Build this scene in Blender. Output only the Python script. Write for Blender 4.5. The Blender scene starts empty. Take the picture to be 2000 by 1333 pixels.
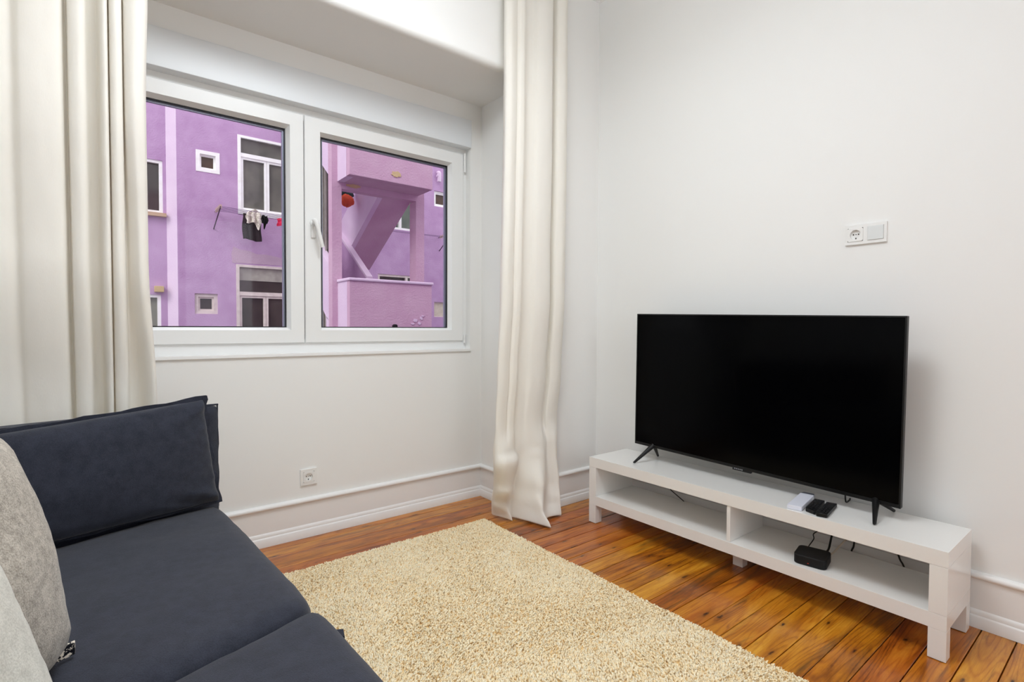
import bpy, bmesh, math, random
import numpy as np
from mathutils import Vector, Matrix, noise

random.seed(7)
rng = np.random.default_rng(11)
sc = bpy.context.scene
C = sc.collection


def S(r, g, b):
    """sRGB 0-255 to linear RGBA"""
    f = lambda c: (c / 255 / 12.92) if c / 255 <= 0.04045 else ((c / 255 + 0.055) / 1.055) ** 2.4
    return (f(r), f(g), f(b), 1.0)


# ------------------------------------------------------------------ camera
cd = bpy.data.cameras.new('camera')
cam = bpy.data.objects.new('camera', cd)
C.objects.link(cam)
sc.camera = cam
cd.sensor_fit = 'HORIZONTAL'
cd.sensor_width = 36.0
cd.lens = 1014.965 * 36.0 / 2000.0
cd.clip_start = 0.02
cd.clip_end = 200
_rt = Vector((0.78348758, -0.62139266, 0.00428704))
_up = Vector((0.01312079, 0.02344004, 0.99963914))
_fw = Vector((0.62126891, 0.7831486, -0.02651814))
_m = Matrix((_rt, _up, -_fw)).transposed().to_4x4()
_m.translation = Vector((-2.54747, -2.31926, 1.10723))
cam.matrix_world = _m

sc.cycles.max_bounces = 14
sc.cycles.diffuse_bounces = 6
sc.cycles.transparent_max_bounces = 16

# ------------------------------------------------------------------ world, sun, lamps, exposure
sc.view_settings.view_transform = 'Standard'
sc.view_settings.look = 'None'
sc.view_settings.exposure = 0.0
sc.view_settings.gamma = 1.0
sc.view_settings.use_curve_mapping = False

w = bpy.data.worlds.new('overcast_sky')
sc.world = w
w.use_nodes = True
bg = w.node_tree.nodes['Background']
bg.inputs['Color'].default_value = (0.95, 0.96, 1.0, 1)
bg.inputs['Strength'].default_value = 1.65

sd = bpy.data.lights.new('sun', 'SUN')
sd.energy = 1.4
sd.angle = math.radians(25)
sd.color = (1.0, 0.97, 0.93)
sun = bpy.data.objects.new('sun', sd)
C.objects.link(sun)
sun.rotation_euler = Vector((0.75, 0.42, -0.75)).to_track_quat('-Z', 'Y').to_euler()


def area(name, loc, direction, sx, sy, power, col):
    d = bpy.data.lights.new(name, 'AREA')
    d.shape = 'RECTANGLE'
    d.size, d.size_y = sx, sy
    d.energy = power
    d.color = col
    o = bpy.data.objects.new(name, d)
    C.objects.link(o)
    o.location = loc
    o.rotation_euler = Vector(direction).to_track_quat('-Z', 'Y').to_euler()
    return o


area('ceiling_fill_light', (-1.9, -1.3, 2.7), (0, 0, 1), 0.8, 0.8, 24, (0.88, 0.945, 1.0))  # unseen fill lamp, added to brighten the ceiling for soft bounce
area('ceiling_lamp_light', (-1.8, -1.1, 2.95), (0, 0, -1), 0.8, 0.8, 26, (0.90, 0.952, 1.0))
area('back_fill_light', (-1.7, -4.62, 1.55), (0, 1, 0), 1.7, 2.0, 15, (0.86, 0.935, 1.0))  # added fill lamp outside the unseen back opening


# ------------------------------------------------------------------ materials
def mat(name, col, rough=0.5, spec=0.5, metal=0.0, coat=0.0, noise_scale=0.0, col2=None, bump=0.0,
        bump_scale=200.0, sheen=0.0):
    m = bpy.data.materials.new(name)
    m.use_nodes = True
    nt = m.node_tree
    b = nt.nodes['Principled BSDF']
    b.inputs['Base Color'].default_value = col
    b.inputs['Roughness'].default_value = rough
    b.inputs['Specular IOR Level'].default_value = spec
    b.inputs['Metallic'].default_value = metal
    b.inputs['Coat Weight'].default_value = coat
    b.inputs['Coat Roughness'].default_value = 0.12
    b.inputs['Sheen Weight'].default_value = sheen
    tc = nt.nodes.new('ShaderNodeTexCoord')
    if col2 is not None:
        n = nt.nodes.new('ShaderNodeTexNoise')
        n.inputs['Scale'].default_value = noise_scale
        n.inputs['Detail'].default_value = 5
        n.inputs['Roughness'].default_value = 0.6
        r = nt.nodes.new('ShaderNodeValToRGB')
        r.color_ramp.elements[0].position = 0.32
        r.color_ramp.elements[0].color = col
        r.color_ramp.elements[1].position = 0.68
        r.color_ramp.elements[1].color = col2
        nt.links.new(tc.outputs['Object'], n.inputs['Vector'])
        nt.links.new(n.outputs['Fac'], r.inputs['Fac'])
        nt.links.new(r.outputs['Color'], b.inputs['Base Color'])
    if bump > 0:
        n2 = nt.nodes.new('ShaderNodeTexNoise')
        n2.inputs['Scale'].default_value = bump_scale
        n2.inputs['Detail'].default_value = 4
        bp = nt.nodes.new('ShaderNodeBump')
        bp.inputs['Strength'].default_value = bump
        bp.inputs['Distance'].default_value = 0.002
        nt.links.new(tc.outputs['Object'], n2.inputs['Vector'])
        nt.links.new(n2.outputs['Fac'], bp.inputs['Height'])
        nt.links.new(bp.outputs['Normal'], b.inputs['Normal'])
    return m


def fabric(name, col, col2, weave=900.0, bump=0.5, sheen=0.3, mottling=30.0, mottle=None, stripe=0.0):
    """woven cloth: two crossed thread waves, mottled yarn colour"""
    m = bpy.data.materials.new(name)
    m.use_nodes = True
    nt = m.node_tree
    N, L = nt.nodes, nt.links
    b = N['Principled BSDF']
    b.inputs['Roughness'].default_value = 0.92
    b.inputs['Specular IOR Level'].default_value = 0.2
    b.inputs['Sheen Weight'].default_value = sheen
    tc = N.new('ShaderNodeTexCoord')
    n = N.new('ShaderNodeTexNoise')
    n.inputs['Scale'].default_value = weave * 0.4
    n.inputs['Detail'].default_value = 3
    L.new(tc.outputs['Object'], n.inputs['Vector'])
    n2 = N.new('ShaderNodeTexNoise')
    n2.inputs['Scale'].default_value = mottling
    n2.inputs['Detail'].default_value = 6
    n2.inputs['Roughness'].default_value = 0.65
    L.new(tc.outputs['Object'], n2.inputs['Vector'])
    a = N.new('ShaderNodeMath'); a.operation = 'MULTIPLY_ADD'
    a.inputs[1].default_value = 0.5
    L.new(n.outputs['Fac'], a.inputs[0])
    h = N.new('ShaderNodeMath'); h.operation = 'MULTIPLY'
    h.inputs[1].default_value = 0.5
    L.new(n2.outputs['Fac'], h.inputs[0])
    L.new(h.outputs[0], a.inputs[2])
    r = N.new('ShaderNodeValToRGB')
    r.color_ramp.elements[0].position = 0.38
    r.color_ramp.elements[0].color = col
    r.color_ramp.elements[1].position = 0.62
    r.color_ramp.elements[1].color = col2
    L.new(a.outputs[0], r.inputs['Fac'])
    L.new(r.outputs['Color'], b.inputs['Base Color'])
    ad = n
    bp = N.new('ShaderNodeBump')
    bp.inputs['Strength'].default_value = bump
    bp.inputs['Distance'].default_value = 0.0015
    L.new(ad.outputs['Fac'], bp.inputs['Height'])
    L.new(bp.outputs['Normal'], b.inputs['Normal'])
    return m


WALL = mat('wall_paint', S(238, 238, 236), 0.75, 0.25, bump=0.08, bump_scale=90)
BEAMM = mat('ceiling_paint', S(240, 240, 238), 0.8, 0.2, bump=0.06, bump_scale=70)
TRIM = mat('trim_gloss_paint', S(238, 238, 237), 0.32, 0.5, bump=0.03, bump_scale=30)
UPVC = mat('window_upvc', S(236, 237, 236), 0.3, 0.5)
UPVC_OLD = mat('old_white_window_paint', S(246, 244, 240), 0.5, 0.4, noise_scale=9, col2=S(255, 255, 255))
UPVC_DIRTY = mat('dull_white_window_paint', S(205, 190, 188), 0.6, 0.3, noise_scale=9, col2=S(228, 216, 210))
GASKET = mat('black_gasket', S(28, 28, 32), 0.5, 0.4)
SPACER = mat('aluminium_spacer', S(150, 152, 170), 0.35, 0.5, metal=0.4)
LACQ = mat('white_lacquer_board', S(236, 235, 232), 0.22, 0.5, coat=0.15)
PLASTIC_W = mat('white_switch_plastic', S(235, 235, 233), 0.3, 0.5)
PLASTIC_G = mat('grey_rocker_plastic', S(222, 225, 225), 0.3, 0.5)
PIN = mat('socket_contact', S(70, 64, 60), 0.4, 0.5, metal=0.3)
BLACKP = mat('black_plastic', S(11, 11, 12), 0.42, 0.35)
BLACKM = mat('black_matt_plastic', S(12, 12, 13), 0.6, 0.35)
KEYM = mat('remote_key_rubber', S(38, 38, 42), 0.6, 0.4)
GREYT = mat('grey_logo', S(150, 150, 155), 0.4, 0.5)
CABLE_B = mat('black_cable', S(14, 13, 13), 0.5, 0.4)
CABLE_W = mat('white_cable', S(196, 184, 168), 0.5, 0.4)
LEDR = mat('red_led', S(200, 40, 30), 0.4, 0.5)
CARD = mat('white_card', S(226, 228, 240), 0.35, 0.5)
CARDS = mat('grey_card_side', S(120, 124, 140), 0.5, 0.4)
SCREEN = mat('tv_screen', S(3, 3, 4), 0.12, 0.06)
SOFA = fabric('sofa_slate_weave', S(39, 42, 52), S(54, 57, 69), 1100, 0.6, 0.15)
SOFA_D = fabric('sofa_slate_trim', S(36, 38, 48), S(50, 53, 65), 1100, 0.4, 0.1)
SOFA_U = mat('sofa_dark_underside', S(24, 24, 28), 0.9, 0.1)
PILLOW_G = fabric('pillow_taupe_weave', S(138, 131, 120), S(196, 188, 176), 900, 0.8, 0.2, 60)
PILLOW_L = fabric('pillow_pale_weave', S(190, 188, 178), S(220, 218, 208), 900, 0.5, 0.2, 40)
ZIPC = mat('black_white_print', S(10, 12, 22), 0.8, 0.2, noise_scale=120, col2=S(225, 215, 200))
ZIPC.node_tree.nodes['Color Ramp'].color_ramp.elements[0].position = 0.50
ZIPC.node_tree.nodes['Color Ramp'].color_ramp.elements[1].position = 0.53
RUGB = mat('rug_backing', S(238, 206, 150), 0.95, 0.1)


def curtain_mat():
    m = bpy.data.materials.new('cream_cotton')
    m.use_nodes = True
    nt = m.node_tree
    N, L = nt.nodes, nt.links
    b = N['Principled BSDF']
    b.inputs['Base Color'].default_value = S(252, 251, 247)
    b.inputs['Roughness'].default_value = 0.85
    b.inputs['Specular IOR Level'].default_value = 0.15
    b.inputs['Sheen Weight'].default_value = 0.15
    tc = N.new('ShaderNodeTexCoord')
    n = N.new('ShaderNodeTexNoise')
    n.inputs['Scale'].default_value = 500
    mp = N.new('ShaderNodeMapping'); mp.inputs['Scale'].default_value = (1, 1, 0.15)
    L.new(tc.outputs['Object'], mp.inputs['Vector'])
    L.new(mp.outputs['Vector'], n.inputs['Vector'])
    n3 = N.new('ShaderNodeTexNoise')
    n3.inputs['Scale'].default_value = 9
    n3.inputs['Detail'].default_value = 4
    L.new(tc.outputs['Object'], n3.inputs['Vector'])
    bp = N.new('ShaderNodeBump'); bp.inputs['Strength'].default_value = 0.25; bp.inputs['Distance'].default_value = 0.001
    L.new(n.outputs['Fac'], bp.inputs['Height'])
    bp2 = N.new('ShaderNodeBump'); bp2.inputs['Strength'].default_value = 0.25; bp2.inputs['Distance'].default_value = 0.012
    L.new(n3.outputs['Fac'], bp2.inputs['Height'])
    L.new(bp.outputs['Normal'], bp2.inputs['Normal'])
    L.new(bp2.outputs['Normal'], b.inputs['Normal'])
    t = N.new('ShaderNodeBsdfTranslucent'); t.inputs['Color'].default_value = S(255, 243, 216)
    mx = N.new('ShaderNodeMixShader'); mx.inputs[0].default_value = 0.24
    out = N['Material Output']
    L.new(b.outputs[0], mx.inputs[1]); L.new(t.outputs[0], mx.inputs[2]); L.new(mx.outputs[0], out.inputs['Surface'])
    return m


CURT = curtain_mat()


def glass_mat(name, tint=(1, 1, 1, 1), refl=1.0):
    m = bpy.data.materials.new(name)
    m.use_nodes = True
    nt = m.node_tree
    N, L = nt.nodes, nt.links
    N.remove(N['Principled BSDF'])
    tr = N.new('ShaderNodeBsdfTransparent'); tr.inputs['Color'].default_value = tint
    gl = N.new('ShaderNodeBsdfGlossy'); gl.inputs['Roughness'].default_value = 0.02
    fr = N.new('ShaderNodeFresnel'); fr.inputs['IOR'].default_value = 1.35
    mu = N.new('ShaderNodeMath'); mu.operation = 'MULTIPLY'; mu.inputs[1].default_value = refl
    mx = N.new('ShaderNodeMixShader')
    L.new(fr.outputs[0], mu.inputs[0]); L.new(mu.outputs[0], mx.inputs[0])
    L.new(tr.outputs[0], mx.inputs[1]); L.new(gl.outputs[0], mx.inputs[2])
    L.new(mx.outputs[0], N['Material Output'].inputs['Surface'])
    return m


GLASS = glass_mat('clear_glass', (0.97, 0.98, 0.98, 1), 0.5)
DARKGLASS = mat('dark_window_glass', S(84, 84, 80), 0.08, 0.5, noise_scale=1.6, col2=S(124, 122, 112))  # lighter mottle paints varying reflections into the panes
DARKGLASS2 = mat('very_dark_window_glass', S(52, 44, 44), 0.1, 0.5, noise_scale=2.2, col2=S(76, 66, 64))
BROWNGLASS = mat('brown_shuttered_glass', S(64, 42, 34), 0.25, 0.4, noise_scale=9, col2=S(92, 68, 56))
BLINDM = mat('grey_window_blind', S(150, 144, 138), 0.5, 0.3, noise_scale=7, col2=S(176, 170, 162))
BEIGE = mat('beige_board', S(196, 186, 168), 0.8, 0.2, noise_scale=6, col2=S(222, 212, 196))


def plaster(name, c1, c2, bumpk=0.6):
    m = mat(name, c1, 0.9, 0.15, noise_scale=2.2, col2=c2, bump=bumpk, bump_scale=34)
    m.node_tree.nodes['Bump'].inputs['Distance'].default_value = 0.012
    m.node_tree.nodes['Color Ramp'].color_ramp.elements[0].position = 0.25
    m.node_tree.nodes['Color Ramp'].color_ramp.elements[1].position = 0.75
    return m


PURPLE = plaster('lilac_render', S(178, 140, 182), S(202, 170, 206))
PINK = plaster('pinkish_lilac_render', S(198, 158, 184), S(210, 178, 198))
LILAC_L = plaster('pale_lit_lilac', S(216, 192, 218), S(228, 208, 228), 0.3)  # paler copy of the render; brighter side light put into the colour
PATCH = plaster('bare_render_patch', S(184, 156, 178), S(200, 172, 192))
YELLOWP = plaster('exposed_yellow_plaster', S(190, 160, 110), S(214, 192, 150))
STONE = plaster('tan_sill', S(190, 158, 132), S(206, 178, 150))
ASPHALT = plaster('courtyard_concrete', S(62, 58, 58), S(82, 78, 76))
RUST = mat('dull_metal', S(96, 78, 96), 0.6, 0.4, metal=0.3)
WIRE = mat('line_wire', S(120, 90, 130), 0.6, 0.4)
PEGW = mat('weathered_peg', S(196, 168, 160), 0.6, 0.4)


def floor_mat():
    m = bpy.data.materials.new('varnished_old_pine')
    m.use_nodes = True
    nt = m.node_tree
    N, L = nt.nodes, nt.links
    b = N['Principled BSDF']
    b.inputs['Roughness'].default_value = 0.3
    b.inputs['Coat Weight'].default_value = 0.25
    b.inputs['Coat Roughness'].default_value = 0.15
    tc = N.new('ShaderNodeTexCoord')
    oi = N.new('ShaderNodeObjectInfo')

    def math_(op, a=None, b_=None, c=None, clamp=False):
        q = N.new('ShaderNodeMath'); q.operation = op; q.use_clamp = clamp
        for k, v in enumerate((a, b_, c)):
            if v is None: continue
            if isinstance(v, (int, float)): q.inputs[k].default_value = v
            else: L.new(v, q.inputs[k])
        return q.outputs[0]

    r1 = math_('MULTIPLY', oi.outputs['Random'], 37.0)
    r2 = math_('MULTIPLY', math_('FRACT', math_('MULTIPLY', oi.outputs['Random'], 91.7)), 0.09)
    cx = N.new('ShaderNodeCombineXYZ')
    L.new(r1, cx.inputs[0]); L.new(math_('ADD', r1, r2), cx.inputs[1]); L.new(r1, cx.inputs[2])
    va = N.new('ShaderNodeVectorMath'); va.operation = 'ADD'
    L.new(tc.outputs['Object'], va.inputs[0]); L.new(cx.outputs[0], va.inputs[1])

    def noise_(sx, sy, sz, detail=4, rough=0.6, dist=0.0):
        q = N.new('ShaderNodeMapping'); q.inputs['Scale'].default_value = (sx, sy, sz)
        L.new(va.outputs[0], q.inputs['Vector'])
        n = N.new('ShaderNodeTexNoise'); n.inputs['Scale'].default_value = 1.0
        n.inputs['Detail'].default_value = detail; n.inputs['Roughness'].default_value = rough
        n.inputs['Distortion'].default_value = dist
        L.new(q.outputs[0], n.inputs['Vector'])
        return n.outputs['Fac']

    def ramp(fac, stops):
        r = N.new('ShaderNodeValToRGB')
        e = r.color_ramp.elements
        e[0].position, e[0].color = stops[0]
        e[1].position, e[1].color = stops[-1]
        for p, c in stops[1:-1]:
            x = e.new(p); x.color = c
        L.new(fac, r.inputs['Fac'])
        return r.outputs['Color']

    def mix(f, a, b_):
        q = N.new('ShaderNodeMix'); q.data_type = 'RGBA'
        L.new(f, q.inputs['Factor'])
        for k, v in (('A', a), ('B', b_)):
            if isinstance(v, tuple): q.inputs[k].default_value = v
            else: L.new(v, q.inputs[k])
        return q.outputs['Result']

    W0, K1 = (0, 0, 0, 1), (1, 1, 1, 1)
    # growth rings: thin dark late wood lines along the board, swinging into flames
    rings = math_('SINE', math_('MULTIPLY', noise_(0.8, 11, 3, 1.5, 0.5, 0.3), 120.0))
    late = math_('POWER', math_('MULTIPLY_ADD', rings, 0.5, 0.5), 4.0)
    fibre = noise_(5, 420, 40, 3)
    tone = noise_(1.0, 14, 3, 5, 0.65)
    blotch = noise_(5, 24, 3, 5, 0.7, 0.6)
    v = math_('ADD', math_('MULTIPLY', tone, 0.75), math_('MULTIPLY', blotch, 0.45))
    v = math_('ADD', v, math_('MULTIPLY', fibre, 0.18))
    v = math_('SUBTRACT', v, math_('MULTIPLY', late, 0.10))
    v = math_('ADD', v, math_('MULTIPLY_ADD', oi.outputs['Random'], 0.14, -0.07))
    yellow = ramp(v, [(0.42, S(96, 48, 8)), (0.56, S(158, 92, 14)), (0.68, S(194, 124, 24)), (0.86, S(222, 160, 52))])
    red = ramp(v, [(0.42, S(76, 30, 6)), (0.56, S(134, 62, 10)), (0.68, S(176, 92, 18)), (0.86, S(206, 128, 40))])
    hue = math_('MULTIPLY_ADD', math_('SUBTRACT', noise_(0.7, 5, 2, 3), 0.5), 3.0, math_('FRACT', math_('MULTIPLY', oi.outputs['Random'], 13.3)), clamp=True)
    col = mix(hue, yellow, red)
    # greyish streaks worn into some boards
    grey = ramp(noise_(1.3, 17, 2, 6, 0.72, 0.4), [(0.57, W0), (0.70, (0.85, 0.85, 0.85, 1))])
    col = mix(grey, col, S(92, 66, 30))
    dark = ramp(noise_(2.2, 9, 2, 6, 0.75, 0.8), [(0.60, W0), (0.78, (0.9, 0.9, 0.9, 1))])
    col = mix(dark, col, S(74, 36, 10))
    # knots, few and of uneven size
    for sx, sy, lim, rad in ((2.3, 8.0, 0.70, 0.10), (4.6, 15.0, 0.84, 0.12)):
        q = N.new('ShaderNodeMapping'); q.inputs['Scale'].default_value = (sx, sy, 1)
        L.new(va.outputs[0], q.inputs['Vector'])
        vo = N.new('ShaderNodeTexVoronoi'); vo.inputs['Scale'].default_value = 1.0
        vo.voronoi_dimensions = '2D'
        L.new(q.outputs[0], vo.inputs['Vector'])
        sv = N.new('ShaderNodeSeparateColor')
        L.new(vo.outputs['Color'], sv.inputs[0])
        on = math_('GREATER_THAN', sv.outputs[0], lim)
        d = math_('MULTIPLY_ADD', noise_(60, 90, 1, 3), 0.16, vo.outputs['Distance'])
        halo = math_('MULTIPLY', math_('MULTIPLY', ramp(d, [(rad, K1), (rad + 0.22, W0)]), on), 0.55)
        col = mix(halo, col, S(120, 58, 10))
        core = math_('MULTIPLY', ramp(d, [(rad - 0.02, K1), (rad + 0.05, W0)]), on)
        col = mix(core, col, S(44, 14, 6))
    L.new(col, b.inputs['Base Color'])
    bp = N.new('ShaderNodeBump'); bp.inputs['Strength'].default_value = 0.3; bp.inputs['Distance'].default_value = 0.002
    L.new(v, bp.inputs['Height'])
    L.new(bp.outputs['Normal'], b.inputs['Normal'])
    return m


WOOD = floor_mat()
SUBFLOOR = mat('dark_joint_bed', S(16, 8, 4), 0.95, 0.05)


def rug_mat():
    m = bpy.data.materials.new('cream_shag_yarn')
    m.use_nodes = True
    nt = m.node_tree
    N, L = nt.nodes, nt.links
    b = N['Principled BSDF']
    b.inputs['Roughness'].default_value = 0.95
    b.inputs['Specular IOR Level'].default_value = 0.1
    b.inputs['Sheen Weight'].default_value = 0.2
    g = N.new('ShaderNodeNewGeometry')
    r = N.new('ShaderNodeValToRGB')
    e = r.color_ramp.elements
    e[0].position = 0.0; e[0].color = S(196, 164, 112)
    e[1].position = 1.0; e[1].color = S(255, 246, 220)
    x = e.new(0.08); x.color = S(252, 226, 178)
    x = e.new(0.5); x.color = S(255, 238, 202)
    L.new(g.outputs['Random Per Island'], r.inputs['Fac'])
    L.new(r.outputs['Color'], b.inputs['Base Color'])
    return m


RUGP = rug_mat()


# ------------------------------------------------------------------ builders
def link(o, parent=None, origin=None):
    """put o under parent; vertices are written in world space and moved to the local frame"""
    C.objects.link(o)
    if parent is not None:
        base = parent
        off = Vector((0, 0, 0))
        while base is not None:
            off += base.location
            base = base.parent
        o.data.transform(Matrix.Translation(-off))
        o.parent = parent
    elif origin is not None:
        o.data.transform(Matrix.Translation(-Vector(origin)))
        o.location = origin
    return o


def obj(name, bm, m, parent=None, origin=None, smooth=None):
    me = bpy.data.meshes.new(name)
    bmesh.ops.recalc_face_normals(bm, faces=bm.faces)
    bm.to_mesh(me)
    bm.free()
    if isinstance(m, (list, tuple)):
        for q in m:
            me.materials.append(q)
    else:
        me.materials.append(m)
    if smooth is not None:
        for p in me.polygons:
            p.use_smooth = True
        if smooth < 179:
            me.set_sharp_from_angle(angle=math.radians(smooth))
    return link(bpy.data.objects.new(name, me), parent, origin)


def thing(name, label, cat, loc, group=None, kind=None):
    o = bpy.data.objects.new(name, None)
    o.empty_display_size = 0.05
    C.objects.link(o)
    o.location = loc
    tag(o, label, cat, group, kind)
    return o


def tag(o, label=None, cat=None, group=None, kind=None):
    if label: o['label'] = label
    if cat: o['category'] = cat
    if group: o['group'] = group
    if kind: o['kind'] = kind
    return o


def box(bm, x0, x1, y0, y1, z0, z1, bev=0.0, seg=2, mi=0):
    vs = [bm.verts.new((x, y, z)) for x in (x0, x1) for y in (y0, y1) for z in (z0, z1)]
    fs = [bm.faces.new([vs[i] for i in q]) for q in
          ((0, 1, 3, 2), (4, 6, 7, 5), (0, 4, 5, 1), (2, 3, 7, 6), (0, 2, 6, 4), (1, 5, 7, 3))]
    for f in fs:
        f.material_index = mi
    if bev > 0:
        es = list({e for f in fs for e in f.edges})
        bmesh.ops.bevel(bm, geom=es, offset=bev, segments=seg, affect='EDGES', profile=0.7)
    return vs


def B(*a, **k):
    bm = bmesh.new()
    box(bm, *a, **k)
    return bm


def prism(bm, poly, axis, a, b, bev=0.0, seg=2):
    """polygon (2D points in the two other axes, in xyz order) extruded along axis from a to b"""
    def mk(p, t):
        if axis == 'x': return (t, p[0], p[1])
        if axis == 'y': return (p[0], t, p[1])
        return (p[0], p[1], t)
    A = [bm.verts.new(mk(p, a)) for p in poly]
    D = [bm.verts.new(mk(p, b)) for p in poly]
    fs = [bm.faces.new(A), bm.faces.new(D)]
    n = len(poly)
    for i in range(n):
        fs.append(bm.faces.new((A[i], A[(i + 1) % n], D[(i + 1) % n], D[i])))
    bmesh.ops.recalc_face_normals(bm, faces=fs)
    if bev > 0:
        bmesh.ops.bevel(bm, geom=list({e for f in fs for e in f.edges}), offset=bev, segments=seg, affect='EDGES', profile=0.7)
    return bm


def P(poly, axis, a, b, bev=0.0):
    return prism(bmesh.new(), poly, axis, a, b, bev)


def tube(bm, pts, r, n=8, radii=None, cap=True):
    pts = [Vector(p) for p in pts]
    rings = []
    for i, p in enumerate(pts):
        t = (pts[min(i + 1, len(pts) - 1)] - pts[max(i - 1, 0)]).normalized()
        u = t.orthogonal().normalized() if i == 0 else (u - t * u.dot(t)).normalized()
        v = t.cross(u)
        rr = radii[i] if radii else r
        rings.append([bm.verts.new(p + (u * math.cos(2 * math.pi * k / n) + v * math.sin(2 * math.pi * k / n)) * rr) for k in range(n)])
    for a, b in zip(rings, rings[1:]):
        for k in range(n):
            bm.faces.new((a[k], a[(k + 1) % n], b[(k + 1) % n], b[k]))
    if cap:
        bm.faces.new(rings[0][::-1]); bm.faces.new(rings[-1])
    return bm


def smooth_path(pts, k=6):
    """Catmull-Rom through 3D points"""
    P_ = [Vector(p) for p in pts]
    out = []
    for i in range(len(P_) - 1):
        a, b, c, d = P_[max(i - 1, 0)], P_[i], P_[i + 1], P_[min(i + 2, len(P_) - 1)]
        for j in range(k):
            t = j / k
            out.append(0.5 * ((2 * b) + (c - a) * t + (2 * a - 5 * b + 4 * c - d) * t * t + (3 * b - a - 3 * c + d) * t ** 3))
    out.append(P_[-1])
    return out


def walled(bm, x0, x1, z0, z1, y0, y1, holes, skip=()):
    """slab facing y with rectangular through holes (hx0,hx1,hz0,hz1)"""
    xs = sorted({x0, x1} | {h[0] for h in holes} | {h[1] for h in holes})
    zs = sorted({z0, z1} | {h[2] for h in holes} | {h[3] for h in holes})
    xs = [x for x in xs if x0 <= x <= x1]; zs = [z for z in zs if z0 <= z <= z1]
    nx, nz = len(xs) - 1, len(zs) - 1
    solid = [[not any(h[0] < (xs[i] + xs[i + 1]) / 2 < h[1] and h[2] < (zs[j] + zs[j + 1]) / 2 < h[3] for h in holes)
              for j in range(nz)] for i in range(nx)]
    vf = {}

    def V(i, j, y):
        if (i, j, y) not in vf:
            vf[(i, j, y)] = bm.verts.new((xs[i], y, zs[j]))
        return vf[(i, j, y)]
    for i in range(nx):
        for j in range(nz):
            if not solid[i][j]:
                continue
            bm.faces.new((V(i, j, y0), V(i + 1, j, y0), V(i + 1, j + 1, y0), V(i, j + 1, y0)))
            bm.faces.new((V(i, j, y1), V(i, j + 1, y1), V(i + 1, j + 1, y1), V(i + 1, j, y1)))
            if i == 0 or not solid[i - 1][j]:
                bm.faces.new((V(i, j, y0), V(i, j + 1, y0), V(i, j + 1, y1), V(i, j, y1)))
            if i == nx - 1 or not solid[i + 1][j]:
                bm.faces.new((V(i + 1, j, y0), V(i + 1, j, y1), V(i + 1, j + 1, y1), V(i + 1, j + 1, y0)))
            if j == 0 or not solid[i][j - 1]:
                bm.faces.new((V(i, j, y0), V(i, j, y1), V(i + 1, j, y1), V(i + 1, j, y0)))
            if j == nz - 1 or not solid[i][j + 1]:
                bm.faces.new((V(i, j + 1, y0), V(i + 1, j + 1, y0), V(i + 1, j + 1, y1), V(i, j + 1, y1)))
    return bm


def ring(bm, outer, inner, y0, yi=None, y1=None):
    """rectangular frame; outer/inner = (x0,x1,z0,z1). front at y0, inner edge of front face at y0, bead slopes to
    inner2 at yi, back at y1"""
    def rect(r, y):
        return [bm.verts.new(p) for p in ((r[0], y, r[2]), (r[1], y, r[2]), (r[1], y, r[3]), (r[0], y, r[3]))]
    b = 0.014
    mid = (inner[0] - b, inner[1] + b, inner[2] - b, inner[3] + b)
    o2 = (outer[0] + 0.004, outer[1] - 0.004, outer[2] + 0.004, outer[3] - 0.004)
    loops = [rect(outer, y1), rect(outer, y0 + 0.004), rect(o2, y0), rect(mid, y0), rect(inner, yi), rect(inner, y1)]
    loops.append(loops[0])
    for a, c in zip(loops, loops[1:]):
        for k in range(4):
            bm.faces.new((a[k], a[(k + 1) % 4], c[(k + 1) % 4], c[k]))
    return bm


def frame4(bm, x0, x1, z0, z1, w_, y0, y1, wb=None, wt=None):
    wb = w_ if wb is None else wb
    wt = w_ if wt is None else wt
    box(bm, x0, x1, y0, y1, z0, z0 + wb)
    box(bm, x0, x1, y0, y1, z1 - wt, z1)
    box(bm, x0, x0 + w_, y0, y1, z0 + wb, z1 - wt)
    box(bm, x1 - w_, x1, y0, y1, z0 + wb, z1 - wt)
    return bm


# ================================================================== ROOM SHELL
YW = 0.4745      # window wall plane
XN = -0.588      # return of the niche
XL, YB, ZC = -3.35, -4.45, 3.22
ZS = 2.531       # soffit of the dropped beam

flo = obj('floor', B(XL, 0.0, YB, YW, -0.09, -0.022), SUBFLOOR)
tag(flo, kind='structure')
# planks run along x; joints measured on the photo, elsewhere about ten centimetres
joints = [0.4745, 0.40, 0.312, 0.177, 0.08, -0.018, -0.112, -0.205, -0.30, -0.395, -0.485, -0.565, -0.648, -0.737, -0.842,
          -0.942, -1.038, -1.145, -1.262, -1.345, -1.435, -1.53, -1.624, -1.722, -1.823, -1.92, -2.014]
y = joints[-1]
while y > YB:
    y -= random.uniform(0.092, 0.106)
    joints.append(max(y, YB))
for i in range(len(joints) - 1):
    y1, y0 = joints[i], joints[i + 1]
    if y1 - y0 < 0.02:
        continue
    cuts = [XL]
    xx = XL + random.uniform(0.5, 1.4)
    if random.random() < 0.6:
        cuts.append(xx)
    cuts.append(-0.0)
    for a, b_ in zip(cuts, cuts[1:]):
        g = 0.0018 + random.random() * 0.0022
        bm = B(a + 0.0008, b_ - 0.0008, y0 + g / 2, y1 - g / 2, -0.022, 0.0 - random.random() * 0.0008, bev=0.0014, seg=1)
        pl = obj('plank', bm, WOOD)
        pl.data.transform(Matrix.Translation((-(a + b_) / 2, -(y0 + y1) / 2, 0)))
        pl.location = ((a + b_) / 2, (y0 + y1) / 2, 0)
        pl.parent = flo

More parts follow.
